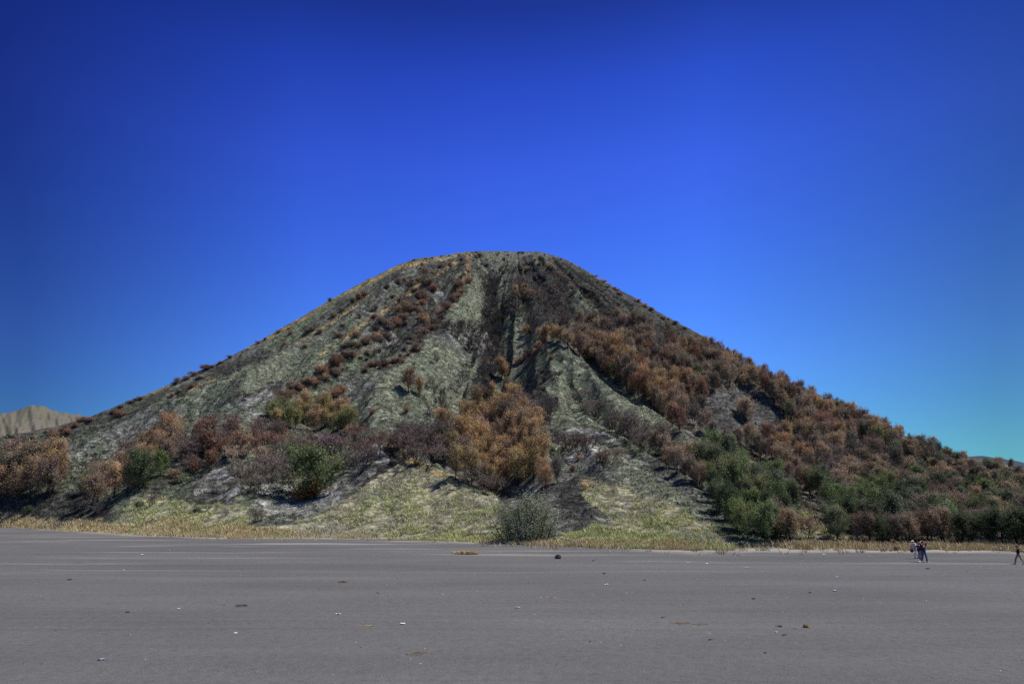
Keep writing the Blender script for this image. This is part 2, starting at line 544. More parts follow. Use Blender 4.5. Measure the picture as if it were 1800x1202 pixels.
m_terr, nt, b, out = new_mat('burnt_slope')
at = N(nt, 'ShaderNodeAttribute', attribute_name='Col')
tc = N(nt, 'ShaderNodeTexCoord')
na = N(nt, 'ShaderNodeTexNoise', i_Scale=1.6, i_Detail=5.0, i_Roughness=0.7)
nb = N(nt, 'ShaderNodeTexNoise', i_Scale=0.45, i_Detail=3.0)
for n_ in (na, nb): nt.links.new(tc.outputs['Object'], n_.inputs['Vector'])
fa_ = ramp(nt, na.outputs[0], [(0.34, 0.42), (0.52, 1.0), (0.68, 1.75)])
fb_ = ramp(nt, nb.outputs[0], [(0.3, 0.55), (0.5, 0.95), (0.7, 1.4)])
cc = mixc(nt, 1.0, at.outputs['Color'], fa_, 'MULTIPLY')
cc = mixc(nt, 1.0, cc, fb_, 'MULTIPLY')
mpt = N(nt, 'ShaderNodeMapping'); mpt.inputs['Scale'].default_value = (0.42, 0.42, 1.7); mpt.inputs['Rotation'].default_value = (0.1, -0.16, 0)
nt.links.new(tc.outputs['Object'], mpt.inputs['Vector'])
ns = N(nt, 'ShaderNodeTexNoise', i_Scale=1.0, i_Detail=3.0, i_Roughness=0.6); nt.links.new(mpt.outputs[0], ns.inputs['Vector'])
fs_ = ramp(nt, ns.outputs[0], [(0.36, 0.6), (0.5, 0.97), (0.63, 1.45)])
cc = mixc(nt, 1.0, cc, fs_, 'MULTIPLY')
nt.links.new(cc, b.inputs['Base Color'])
bp = N(nt, 'ShaderNodeBump'); bp.inputs['Strength'].default_value = 0.7; bp.inputs['Distance'].default_value = 0.5
nt.links.new(na.outputs[0], bp.inputs['Height']); nt.links.new(bp.outputs[0], b.inputs['Normal'])
b.inputs['Specular IOR Level'].default_value = 0.05

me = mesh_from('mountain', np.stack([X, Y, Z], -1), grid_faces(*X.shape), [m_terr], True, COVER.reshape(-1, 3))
mount = link('mountain_terrain', me)
tag(mount, 'burnt cone-shaped volcanic mountain with gullied grey-green flanks', None, None, 'structure')


# ------------------------------------------------------------------ sand plain
def sand_z(x, y):
    r = np.hypot(x, y)
    return (0.10 * (fbm(x / 9, y / 5, 3, 90) - .5) + 0.05 * (fbm(x / 2.1, y / 1.3, 2, 91) - .5)) * (1 - sstep(90, 260, r)) * sstep(2, 12, r)


gu = np.sinh(np.linspace(-6.2, 6.2, 520)) / math.sinh(6.2) * 9000
gv = np.concatenate([-np.sinh(np.linspace(4, .2, 30)) / math.sinh(4) * 600, 3 + np.sinh(np.linspace(0, 6.4, 430)) / math.sinh(6.4) * 14000])
gx, gy = np.meshgrid(gu, gv)
gz = sand_z(gx, gy)
ga = np.arctan2(gx, gy); gd = np.interp(ga, ALPHA, FD) - np.hypot(gx, gy)
dust = (1 - sstep(.5, 9, gd + 9 * (fbm(gx / 14, gy / 7, 3, 160) - .5))) * sstep(.4, .6, fbm(gx / 22, gy / 9, 3, 161)) * (gy > 0)
m_sand, nt, b, out = new_mat('volcanic_sand')
tc = N(nt, 'ShaderNodeTexCoord')
mp = N(nt, 'ShaderNodeMapping'); mp.inputs['Scale'].default_value = (0.03, 0.10, 1); mp.inputs['Rotation'].default_value = (0, 0, math.radians(-4))
nt.links.new(tc.outputs['Object'], mp.inputs['Vector'])
s1 = N(nt, 'ShaderNodeTexNoise', i_Scale=1.0, i_Detail=6.0, i_Roughness=0.6); nt.links.new(mp.outputs[0], s1.inputs['Vector'])
mp2 = N(nt, 'ShaderNodeMapping'); mp2.inputs['Scale'].default_value = (0.022, 0.26, 1); mp2.inputs['Rotation'].default_value = (0, 0, math.radians(4))
nt.links.new(tc.outputs['Object'], mp2.inputs['Vector'])
s2 = N(nt, 'ShaderNodeTexNoise', i_Scale=1.0, i_Detail=4.0, i_Roughness=0.6); nt.links.new(mp2.outputs[0], s2.inputs['Vector'])
s3 = N(nt, 'ShaderNodeTexNoise', i_Scale=22.0, i_Detail=5.0, i_Roughness=0.75); nt.links.new(tc.outputs['Object'], s3.inputs['Vector'])
s4 = N(nt, 'ShaderNodeTexNoise', i_Scale=3.2, i_Detail=4.0, i_Roughness=0.7); nt.links.new(tc.outputs['Object'], s4.inputs['Vector'])
sep = N(nt, 'ShaderNodeSeparateXYZ'); nt.links.new(tc.outputs['Object'], sep.inputs[0])
base = mixc(nt, ramp(nt, s1.outputs[0], [(0.35, 0.0), (0.65, 1.0)]), (0.103, 0.103, 0.105), (0.138, 0.138, 0.141))
# pale dust blown in streaks along the foot of the slope
near_foot = ramp(nt, math_n(nt, 'DIVIDE', sep.outputs['Y'], 100.0), [(0.45, 0.0), (0.62, 0.5), (0.95, 1.0)])
streak = math_n(nt, 'MULTIPLY', ramp(nt, s2.outputs[0], [(0.58, 0.0), (0.64, 1.0)]), near_foot)
base = mixc(nt, math_n(nt, 'MULTIPLY', streak, 0.75), base, (0.30, 0.285, 0.26))
dark = math_n(nt, 'MULTIPLY', ramp(nt, s2.outputs[0], [(0.36, 1.0), (0.44, 0.0)]), near_foot)
base = mixc(nt, math_n(nt, 'MULTIPLY', dark, 0.5), base, (0.085, 0.084, 0.09))
da = N(nt, 'ShaderNodeAttribute', attribute_name='Dust')
base = mixc(nt, math_n(nt, 'MULTIPLY', da.outputs['Fac'], 0.8), base, (0.34, 0.325, 0.295))
mp3 = N(nt, 'ShaderNodeMapping'); mp3.inputs['Scale'].default_value = (0.012, 1.5, 1); mp3.inputs['Rotation'].default_value = (0, 0, math.radians(-7))
nt.links.new(tc.outputs['Object'], mp3.inputs['Vector'])
s5 = N(nt, 'ShaderNodeTexNoise', i_Scale=1.0, i_Detail=3.0, i_Roughness=0.7); nt.links.new(mp3.outputs[0], s5.inputs['Vector'])
s6 = N(nt, 'ShaderNodeTexVoronoi', i_Scale=2.3); nt.links.new(tc.outputs['Object'], s6.inputs['Vector'])
base = mixc(nt, 1.0, base, ramp(nt, s5.outputs[0], [(0.33, 0.90), (0.45, 1.0), (0.58, 1.0), (0.68, 1.08)]), 'MULTIPLY')
base = mixc(nt, 1.0, base, ramp(nt, s6.outputs['Distance'], [(0.05, 0.86), (0.3, 1.02), (0.8, 1.04)]), 'MULTIPLY')
base = mixc(nt, 1.0, base, ramp(nt, s3.outputs[0], [(0.3, 0.6), (0.5, 0.98), (0.7, 1.4)]), 'MULTIPLY')
base = mixc(nt, 1.0, base, ramp(nt, s4.outputs[0], [(0.3, 0.9), (0.7, 1.1)]), 'MULTIPLY')
nt.links.new(base, b.inputs['Base Color'])
bp = N(nt, 'ShaderNodeBump'); bp.inputs['Strength'].default_value = 0.45; bp.inputs['Distance'].default_value = 0.05
hh = math_n(nt, 'ADD', s3.outputs[0], math_n(nt, 'MULTIPLY', s4.outputs[0], 2.6))
hh = math_n(nt, 'ADD', hh, math_n(nt, 'MULTIPLY', s6.outputs['Distance'], 1.2))
nt.links.new(hh, bp.inputs['Height']); nt.links.new(bp.outputs[0], b.inputs['Normal'])
b.inputs['Roughness'].default_value = 0.95
b.inputs['Specular IOR Level'].default_value = 0.1
me = mesh_from('sand', np.stack([gx, gy, gz], -1), grid_faces(*gx.shape), [m_sand], True)
at_ = me.attributes.new('Dust', 'FLOAT', 'POINT'); at_.data.foreach_set('value', dust.astype(np.float32).ravel())
tag(link('sand_ground', me), 'wide flat plain of dark grey volcanic sand', None, None, 'structure')


def ground_pt(px, py):
    x, y, z = ray(px, py)
    s = HC / -z
    X_, Y_ = x * s, y * s
    return X_, Y_, float(sand_z(np.array([X_]), np.array([Y_]))[0])


# ------------------------------------------------------------------ distant hills
def far_hill(name, outline, dist, depth, foot_drop, mat, label, seed, rib):
    """ridge whose crest follows the outline at DIST metres, real slopes fore and aft"""
    aa, ss = np.array([az_slope(*p) for p in outline]).T
    n = 420; m = 90
    al = np.linspace(aa[0], aa[-1], n)
    h = np.interp(al, aa, ss)
    u = np.linspace(-1, 1, m)[:, None]
    d = dist + depth * u + 0 * al[None, :]
    zc = HC + h[None, :] * dist
    prof = np.clip(1 - np.abs(u) ** 1.1, 0, 1)
    ribs = np.abs(2 * vnoise(al[None, :] * rib + 9 * u, u * 1.3 + 5, seed) - 1)
    z = zc * prof - (zc * 0.10 * ribs) * (np.abs(u) ** .7) * prof ** .4 * 1.6 - foot_drop * (1 - prof)
    z = z + 0.05 * zc * (fbm(al[None, :] * rib * .8, u * 9 + 3, 4, seed + 5) - .5)
    me = mesh_from(name, np.stack([d * np.sin(al), d * np.cos(al), z], -1), grid_faces(m, n), [mat], True)
    return tag(link(name, me), label, None, None, 'structure')


def hill_mat(name, c1, c2, c3, sc):
    m, nt, b, out = new_mat(name)
    tc = N(nt, 'ShaderNodeTexCoord')
    a1 = N(nt, 'ShaderNodeTexNoise', i_Scale=sc, i_Detail=7.0, i_Roughness=0.65); nt.links.new(tc.outputs['Object'], a1.inputs['Vector'])
    a2 = N(nt, 'ShaderNodeTexNoise', i_Scale=sc * 6, i_Detail=5.0, i_Roughness=0.7); nt.links.new(tc.outputs['Object'], a2.inputs['Vector'])
    cc = mixc(nt, ramp(nt, a1.outputs[0], [(0.38, 0.0), (0.6, 1.0)]), c1, c2)
    cc = mixc(nt, ramp(nt, a2.outputs[0], [(0.5, 0.0), (0.66, 0.8)]), cc, c3)
    nt.links.new(cc, b.inputs['Base Color'])
    return m


M_HILL_L = hill_mat('dry_hill', (0.150, 0.137, 0.112), (0.125, 0.122, 0.092), (0.082, 0.08, 0.062), 0.03)
M_HILL_R = hill_mat('wooded_hill_haze_tint', (0.040, 0.055, 0.085), (0.05, 0.066, 0.098), (0.032, 0.044, 0.068), 0.02)  # distance haze painted into the woodland colour as blue-grey
far_hill('hill', [(-420, 760), (-250, 730), (-120, 712), (-40, 722), (0, 724), (15, 723), (30, 719), (40, 713), (50, 712), (75, 713), (90, 717),
                       (105, 723), (130, 725), (180, 738), (260, 775), (380, 830), (520, 885)], 1300, 420, 8, M_HILL_L,
         'pale tan grassy hill with ribbed flanks far behind the mountain', 31, 260)
far_hill('hill', [(1400, 880), (1560, 820), (1640, 800), (1700, 802), (1725, 800), (1745, 803), (1775, 808), (1800, 813), (1850, 820), (1950, 812),
                       (2100, 830), (2300, 870), (2500, 888)], 2400, 600, 8, M_HILL_R,
         'dark wooded hill tinted haze blue-grey far beyond the wooded slope', 33, 60)


# ------------------------------------------------------------------ plants
def rot_basis(d):
    d = d / (np.linalg.norm(d, axis=-1, keepdims=True) + 1e-9)
    r = np.random.default_rng(3).normal(size=d.shape)
    u = np.cross(d, r); u /= np.linalg.norm(u, axis=-1, keepdims=True) + 1e-9
    return d, u


def leaf_tris(P, Dv, length, width, g, outw=None):
    """thin two-triangle leaves at P along Dv, their faces turned to the outside of the crown"""
    n = len(P)
    d = Dv / (np.linalg.norm(Dv, axis=1, keepdims=True) + 1e-9)
    if outw is not None:
        o_ = outw / (np.linalg.norm(outw, axis=1, keepdims=True) + 1e-9) + g.normal(size=d.shape) * .42
        o_ /= np.linalg.norm(o_, axis=1, keepdims=True) + 1e-9
        d = d - o_ * (d * o_).sum(1, keepdims=True) * .85
        d /= np.linalg.norm(d, axis=1, keepdims=True) + 1e-9
        u = np.cross(d, o_)
    else:
        u = np.cross(d, g.normal(size=d.shape))
    u = u; u /= np.linalg.norm(u, axis=1, keepdims=True) + 1e-9
    L = length[:, None]; W = width[:, None]
    v0 = P; v1 = P + d * L * .5 + u * W; v2 = P + d * L; v3 = P + d * L * .5 - u * W
    V = np.stack([v0, v1, v2, v3], 1).reshape(-1, 3)
    F = np.arange(n * 4).reshape(n, 4)
    return V, F


def limbs_of(g, n, lo, hi, spread, rise, seedh=1.0, trunk_top=.86, bend=.03):
    """a tapered leaning trunk and its limbs: returns Geo and the limb polylines"""
    G = Geo()
    b1 = g.normal(size=2) * bend; b2 = g.normal(size=2) * bend
    tp = [(0, 0, -.03), (b1[0] * .4, b1[1] * .4, .2), (b1[0], b1[1], .45), (b2[0], b2[1], .68), (b2[0] * 1.2, b2[1] * 1.2, trunk_top)]
    G.tube(tp, [.022, .017, .013, .008, .003], 6)
    limbs = [[np.array(p) for p in tp[2:]]]
    for i in range(n):
        h = lo + (hi - lo) * (i + g.uniform(0, 1)) / n
        a = i * 2.4 + g.uniform(-.5, .5)
        p0 = np.array([np.interp(h, [p[2] for p in tp], [p[j] for p in tp]) for j in range(2)] + [h])
        L = spread(h) * g.uniform(.75, 1.15)
        dr = np.array([math.cos(a), math.sin(a), 0])
        p1 = p0 + dr * L * .5 + np.array([0, 0, L * rise * .35])
        p2 = p0 + dr * L + np.array([0, 0, L * rise * g.uniform(.8, 1.2)])
        G.tube([p0, p1, p2], [.008, .005, .002], 4, cap=False)
        limbs.append([p0, p1, p2])
    return G, limbs


def crown_from(limbs, g, per, r, nleaf, ln, wd, up, dark=.5, outer=.35, tall=1.25):
    Ps, Ds, cs, Os = [], [], [], []
    mid = np.array([0, 0, .42])
    for lm in limbs:
        for _ in range(per):
            s = g.uniform(outer, 1.05)
            k = min(int(s * (len(lm) - 1)), len(lm) - 2); f = s * (len(lm) - 1) - k
            cpt = lm[k] + (lm[k + 1] - lm[k]) * f + g.normal(size=3) * .025
            rr = r * g.uniform(.6, 1.3)
            nl = int(nleaf * g.uniform(.6, 1.2))
            q = g.normal(size=(nl, 3)) * rr * np.array([1, 1, tall])
            Ps.append(cpt + q)
            oc = (cpt - mid) / .3
            Os.append(q / rr * .8 + oc + np.array([0, 0, .35]))
            Ds.append(q / rr * .5 + g.normal(size=(nl, 3)) * .6 + np.array([0, 0, up]))
            shade = g.uniform(dark, 1.35)
            cs.append(np.clip(shade * g.uniform(.75, 1.25, size=(nl, 1)), 0, 2) * np.array([[1, g.uniform(.9, 1.1), g.uniform(.85, 1.1)]]))
    P = np.concatenate(Ps); Dd = np.concatenate(Ds); cl = np.concatenate(cs)
    n = len(P)
    V, F = leaf_tris(P, Dd, g.uniform(.6, 1.3, n) * ln, g.uniform(.6, 1.3, n) * wd, g, np.concatenate(Os))
    V[:, 2] = np.maximum(V[:, 2], -.01)
    return V, F, np.repeat(cl, 4, 0)


def make_leafy(seed, wid=.21, lo=.19, nl=16, per=5, nleaf=60, up=1.1, r=.036, ln=.05, wd=.0066):
    g = np.random.default_rng(seed)
    asym = g.uniform(.85, 1.15)
    G, limbs = limbs_of(g, nl, lo, .8, lambda h: wid * asym * (1.15 - .75 * abs((h - .38) / .5) ** 1.6), 1.0)
    V, F, cl = crown_from(limbs, g, per, r, nleaf, ln, wd, up, .42, .35, 1.8)
    tr = G.mesh('trunk', [M_BARK])
    cr = mesh_from('crown', V, F, [M_LEAF], False, cl)
    return tr, cr


def make_bare(seed, fan=.42, stems=4, pale=False):
    """several charred stems that fork into a fan of fine twigs"""
    g = np.random.default_rng(seed)
    G = Geo(); tips = []

    def grow(p, d, L, r, lev):
        d = d / np.linalg.norm(d)
        p1 = p + d * L * .5 + g.normal(size=3) * L * .06
        p2 = p + d * L + g.normal(size=3) * L * .05
        G.tube([p, p1, p2], [r, r * .8, r * .6], 5 if lev < 2 else 3, cap=False)
        if lev >= 3:
            tips.append((p1, d)); tips.append((p2, d)); return
        for _ in range(3 if lev < 2 else 2):
            nd = d + g.normal(size=3) * np.array([.42, .42, .22]) + np.array([0, 0, .12])
            grow(p2, nd, L * g.uniform(.6, .85), r * .6, lev + 1)
        if lev >= 1:
            tips.append((p1, d))

    for i in range(stems):
        a = i * 2 * math.pi / stems + g.uniform(-.6, .6)
        d = np.array([math.cos(a) * fan, math.sin(a) * fan, 1.0]) * 1.0
        grow(np.array([math.cos(a) * .02, math.sin(a) * .02, -.03]), d, .30 * g.uniform(.85, 1.1), .012, 0)
    P, Dd = [], []
    for p, d in tips:
        k = 10
        P.append(p + g.normal(size=(k, 3)) * .018)
        Dd.append(d + g.normal(size=(k, 3)) * .55 + np.array([0, 0, .25]))
    P = np.concatenate(P); Dd = np.concatenate(Dd); n = len(P)
    V, F = leaf_tris(P, Dd, g.uniform(.05, .13, n), g.uniform(.002, .0042, n), g)
    cl = np.repeat(g.uniform(.6, 1.4, (n, 1)) * np.ones((1, 3)), 4, 0)
    zmax = max(V[:, 2].max(), .9)
    V /= zmax; V[:, 2] = np.maximum(V[:, 2], -.01)
    G.v = [p / zmax for p in G.v]
    return G.mesh('trunk', [M_PALEBARK if pale else M_BARK]), mesh_from('branches', V, F, [M_TWIG], False, cl)


def make_shrub(seed, wid=.55, nleaf=26):
    g = np.random.default_rng(seed)
    G = Geo(); limbs = []
    for i in range(13):
        a = i * 2.4 + g.uniform(-.4, .4); e = g.uniform(.15, 1.35)
        L = g.uniform(.7, 1.0)
        p2 = np.array([math.cos(a) * math.cos(e) * wid, math.sin(a) * math.cos(e) * wid, math.sin(e) * .86]) * L
        p1 = p2 * .55 + np.array([0, 0, .08]); p0 = np.array([0, 0, -.06])
        G.tube([p0, p1, p2], [.02, .012, .004], 4, cap=False)
        limbs.append([p0, p1, p2])
    V, F, cl = crown_from(limbs, g, 5, .09, nleaf, .11, .018, .4, .5, .4)
    return G.mesh('stems', [M_BARK]), mesh_from('foliage', V, F, [M_LEAF], False, cl)


LIB = {
    'scorched_tree': [make_leafy(s, wid=w) for s, w in ((101, .22), (102, .17), (103, .25), (104, .2), (105, .27), (106, .19))],
    'green_tree': [make_leafy(s, wid=w, lo=.13, nl=17, nleaf=62) for s, w in ((201, .22), (202, .18), (203, .26), (204, .21))],
    'bare_tree': [make_bare(s, f, n) for s, f, n in ((301, .42, 4), (302, .3, 3), (303, .55, 5), (304, .38, 4), (305, .48, 4))],
    'scorched_shrub': [make_shrub(s, w) for s, w in ((401, .6), (402, .75), (403, .95))],
    'green_shrub': [make_shrub(s, w, 34) for s, w in ((501, .6), (502, .8))],
}
LIB['pale_bare_tree'] = [make_bare(s, f, n, True) for s, f, n in ((311, .22, 3), (312, .3, 4))]
PARTS = {'scorched_tree': ('trunk', 'crown'), 'green_tree': ('trunk', 'crown'), 'bare_tree': ('trunk', 'branches'), 'pale_bare_tree': ('trunk', 'branches'),
         'scorched_shrub': ('stems', 'foliage'), 'green_shrub': ('stems', 'foliage')}
CAT = {'scorched_tree': 'tree', 'green_tree': 'tree', 'bare_tree': 'tree', 'pale_bare_tree': 'tree', 'scorched_shrub': 'shrub', 'green_shrub': 'shrub'}
NOUN = {'scorched_tree': 'scorched tree', 'green_tree': 'leafy tree', 'bare_tree': 'bare burnt tree', 'pale_bare_tree': 'pale-stemmed bare tree',
        'scorched_shrub': 'scorched shrub', 'green_shrub': 'leafy shrub'}
TINT = {  # word, foliage colour
    'O': ('orange-brown', (0.48, 0.320, 0.190)), 'B': ('dull brown', (0.385, 0.285, 0.205)), 'R': ('reddish-brown', (0.30, 0.172, 0.122)),
    'K': ('dark brown', (0.215, 0.162, 0.130)), 'Y': ('yellow-brown', (0.48, 0.36, 0.185)), 'G': ('mid green', (0.195, 0.240, 0.105)),
    'D': ('dark green', (0.108, 0.140, 0.074)), 'E': ('grey-green', (0.175, 0.195, 0.125)), 'L': ('olive green', (0.27, 0.27, 0.130)),
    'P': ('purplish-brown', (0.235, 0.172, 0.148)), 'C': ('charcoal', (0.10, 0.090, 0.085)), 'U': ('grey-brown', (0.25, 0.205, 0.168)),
}
ORD = ['first', 'second', 'third', 'fourth', 'fifth', 'sixth', 'seventh', 'eighth', 'ninth', 'tenth', 'eleventh', 'twelfth', 'thirteenth', 'fourteenth', 'fifteenth',
       'sixteenth', 'seventeenth', 'eighteenth', 'nineteenth', 'twentieth']
PLANTED = []     # (kind, tint, zone phrase, px, py, object)


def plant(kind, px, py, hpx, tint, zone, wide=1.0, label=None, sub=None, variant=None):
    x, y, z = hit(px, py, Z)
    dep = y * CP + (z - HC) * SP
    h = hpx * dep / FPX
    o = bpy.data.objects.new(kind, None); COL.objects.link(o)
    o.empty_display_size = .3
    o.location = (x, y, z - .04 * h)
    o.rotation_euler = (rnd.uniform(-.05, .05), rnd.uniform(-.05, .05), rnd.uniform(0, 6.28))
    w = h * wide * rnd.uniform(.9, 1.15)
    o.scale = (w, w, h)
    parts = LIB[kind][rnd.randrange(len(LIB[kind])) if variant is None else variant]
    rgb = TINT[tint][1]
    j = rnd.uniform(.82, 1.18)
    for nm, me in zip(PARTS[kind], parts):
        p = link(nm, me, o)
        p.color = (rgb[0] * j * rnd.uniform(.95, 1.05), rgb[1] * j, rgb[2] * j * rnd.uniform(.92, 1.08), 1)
    o['category'] = CAT[kind]
    if label:
        o['label'] = label
        o['group'] = zone if zone.startswith('the ') is False else NOUN[kind] + 's ' + zone
    else:
        PLANTED.append((kind, tint, zone, px, py, o))
    return o


def grove(kind, zone, poly, n, hr, tints, wide=1.0, space=.42, tries=60, avoid=None, tintfn=None):
    pts = []
    xs = [p[0] for p in poly]; ys = [p[1] for p in poly]
    P = np.array(poly)
    for _ in range(n * tries):
        if len(pts) >= n: break
        px, py = rnd.uniform(min(xs), max(xs)), rnd.uniform(min(ys), max(ys))
        if not in_poly(np.array([px]), np.array([py]), poly)[0]: continue
        if avoid and any(in_poly(np.array([px]), np.array([py]), a)[0] for a in avoid): continue
        h = rnd.uniform(*hr) if not callable(hr) else hr(px, py)
        if callable(zone): h *= min(1.0, max(.5, .5 + .5 * (py - float(np.interp(px, [q[0] for q in SIL], [q[1] for q in SIL]))) / 55))
        if any((px - a) ** 2 + 2.2 * (py - b_) ** 2 < (space * (h + c_) / 2) ** 2 for a, b_, c_ in pts): continue
        pts.append((px, py, h))
    for px, py, h in pts:
        k, t = (kind, rnd.choice(tints)) if tintfn is None else tintfn(px, py)
        plant(k, px, py, h, t, zone(px, py) if callable(zone) else zone, wide)
    return pts


def along(kind, zone, line, n, hr, tints, wide=1.0, jit=6):
    L = [0.0]
    for a, b_ in zip(line, line[1:]): L.append(L[-1] + math.hypot(b_[0] - a[0], b_[1] - a[1]))
    for i in range(n):
        s = (i + rnd.uniform(.1, .9)) / n * L[-1]
        px = np.interp(s, L, [p[0] for p in line]) + rnd.uniform(-jit, jit)
        py = np.interp(s, L, [p[1] for p in line]) + rnd.uniform(-jit, jit) * .6
        plant(kind, px, py, rnd.uniform(*hr), rnd.choice(tints), zone, wide)


exec_zone = None
# -- left foot of the mountain
Q = 'in the grove at the left foot'
grove('scorched_tree', Q, [(-30, 850), (95, 845), (95, 872), (50, 886), (-30, 890)], 19, (66, 96), 'OBBUB', 1.0, .26)
plant('green_tree', 22, 868, 80, 'L', Q); plant('green_tree', -8, 872, 85, 'E', Q)
Q = 'in the diagonal grove on the lower left'
grove('scorched_tree', Q, [(140, 885), (165, 860), (230, 825), (262, 790), (300, 775), (310, 795), (262, 845), (220, 872), (160, 896)], 24, (46, 66), 'OBBUB', 1.0, .3)
plant('green_tree', 148, 878, 58, 'G', Q); plant('green_tree', 245, 862, 74, 'D', Q, 1.05); plant('green_tree', 282, 838, 52, 'G', Q)
plant('scorched_tree', 305, 782, 46, 'B', Q, 1.2, 'dull brown scorched tree standing highest of the lower left grove')
plant('scorched_tree', 345, 775, 36, 'R', Q, 1.2, 'reddish scorched tree just right of the highest lower left grove tree')
# -- bare wood
Q = 'in the bare wood below the left ridges'
grove('bare_tree', Q, [(295, 835), (330, 800), (380, 775), (480, 770), (560, 790), (660, 790), (675, 812), (610, 850), (560, 800), (520, 830), (480, 845), (440, 845), (380, 815), (330, 842)],
      32, (42, 62), 'PUURKPB', 1.2, .45)
grove('scorched_tree', Q, [(320, 830), (380, 775), (480, 775), (420, 820), (340, 845)], 9, (36, 48), 'RB', 1.3, .4)
Q = 'on the ash below the bare wood'
grove('bare_tree', Q, [(420, 850), (520, 842), (500, 870), (440, 880)], 7, (40, 55), 'PU', 1.2)
Q = 'in the yellowing grove under the left ridges'
grove('scorched_tree', Q, [(475, 742), (540, 722), (620, 745), (612, 768), (540, 765), (480, 758)], 20, (34, 50), 'YYOL', 1.15, .34)
plant('green_tree', 505, 742, 40, 'L', Q); plant('green_tree', 540, 748, 42, 'L', Q); plant('green_tree', 575, 735, 34, 'G', Q)
# the broad half-burnt green tree
o = plant('green_tree', 553, 876, 98, 'G', 'x', 1.38, 'broad dark green tree with scorched lower skirt on pale ash', variant=2)
del o['group']
sk = link('scorched_skirt', LIB['scorched_shrub'][1][1], o); sk.scale = (.42, .42, .42); sk.location = (.04, -.06, .0)
sk.color = (0.26, 0.13, 0.055, 1)
# -- centre left spur
Q = 'on the central left spur'
plant('scorched_tree', 718, 690, 48, 'R', Q, 1.1, 'larger rusty tree of a pair on the green spur crest')
plant('scorched_tree', 737, 698, 38, 'O', Q, .9, 'slimmer rusty tree of a pair on the green spur crest')
Q = 'on the slope beside the rusty pair'
for px, py, h in ((762, 690, 34), (775, 708, 36), (783, 725, 34), (752, 752, 34), (740, 612, 32), (735, 620, 24), (800, 690, 26), (812, 672, 24), (645, 708, 28), (640, 655, 22), (765, 640, 20), (823, 655, 26)):
    plant('bare_tree', px, py, h, rnd.choice('CKU'), Q, 1.0)
Q = 'in the hollow left of the orange grove'
grove('bare_tree', Q, [(690, 800), (720, 785), (790, 780), (800, 820), (770, 830), (715, 815)], 17, (48, 62), 'PUKU', 1.1, .3)
plant('scorched_tree', 785, 768, 52, 'B', Q); plant('scorched_tree', 775, 760, 46, 'O', Q); plant('scorched_tree', 703, 790, 54, 'U', Q, .9)
# -- central orange grove
Q = 'in the orange grove below the central gully'
grove('scorched_tree', Q, [(800, 850), (795, 800), (815, 772), (870, 752), (925, 756), (955, 800), (950, 842), (905, 862), (850, 868)], 50, (50, 76), 'OOYOBB', .98, .28)
plant('green_tree', 846, 820, 50, 'L', Q, .9); plant('green_tree', 835, 815, 36, 'G', Q, .9)
plant('scorched_tree', 862, 708, 38, 'O', Q); plant('scorched_tree', 840, 735, 60, 'O', Q, .7)
Q = 'at the lower edge of the orange grove'
grove('bare_tree', Q, [(810, 855), (860, 850), (880, 872), (850, 878)], 9, (38, 50), 'PPU', 1.3, .35)
grove('scorched_tree', Q, [(930, 838), (985, 842), (990, 862), (955, 866)], 6, (44, 56), 'BUO', .9, .4)
Q = 'in the row behind the orange grove'
grove('pale_bare_tree', Q, [(890, 738), (965, 728), (968, 748), (900, 752)], 17, (44, 58), 'UCU', 1.0, .26)
grove('bare_tree', Q, [(862, 728), (930, 720), (940, 742), (870, 745)], 10, (36, 48), 'KUP', 1.0, .3)
plant('scorched_tree', 905, 722, 50, 'O', Q, 1.25, 'bright orange tree topping the dark stems behind the orange grove')
plant('scorched_tree', 880, 668, 46, 'O', Q, 1.2, 'single orange tree standing over the central gully')
plant('scorched_tree', 892, 700, 42, 'B', Q, 1.1); plant('scorched_tree', 940, 738, 36, 'O', Q, .9)
# -- central gully
Q = 'down in the dark central gully'
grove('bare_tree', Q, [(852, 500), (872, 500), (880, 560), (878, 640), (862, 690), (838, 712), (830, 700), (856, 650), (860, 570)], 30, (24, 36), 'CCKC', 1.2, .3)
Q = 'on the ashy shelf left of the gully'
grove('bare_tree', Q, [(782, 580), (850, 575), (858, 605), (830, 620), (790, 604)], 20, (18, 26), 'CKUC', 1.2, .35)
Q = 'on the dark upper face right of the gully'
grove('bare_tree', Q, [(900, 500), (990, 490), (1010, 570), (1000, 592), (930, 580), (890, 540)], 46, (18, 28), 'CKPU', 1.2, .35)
grove('scorched_tree', Q, [(900, 515), (950, 510), (950, 535), (905, 532)], 9, (16, 24), 'OBR', 1.3, .4)
Q = 'at the head of the bright spur'
for px, py, h, t in ((958, 602, 34, 'O'), (972, 600, 32, 'Y'), (985, 602, 30, 'O'), (998, 612, 32, 'B'), (1008, 618, 30, 'O'), (948, 596, 20, 'O'), (925, 588, 18, 'O'), (932, 590, 14, 'R')):
    plant('scorched_tree', px, py, h, t, Q, 1.3)
Q = 'along the lip of the bright spur'
for px, py, h, t in ((955, 622, 24, 'P'), (978, 665, 14, 'C'), (980, 664, 16, 'K')):
    plant('bare_tree', px, py, h, t, Q, 1.2)
along('scorched_shrub', Q, [(905, 645), (925, 632), (955, 600)], 9, (9, 14), 'ROB', 1.0, 3)
for px, py, h, t in ((968, 632, 10, 'R'), (952, 657, 12, 'C'), (957, 671, 12, 'C'), (948, 692, 16, 'K'), (965, 712, 13, 'C'), (978, 705, 10, 'C')):
    plant('scorched_shrub', px, py, h, t, Q, 1.2)
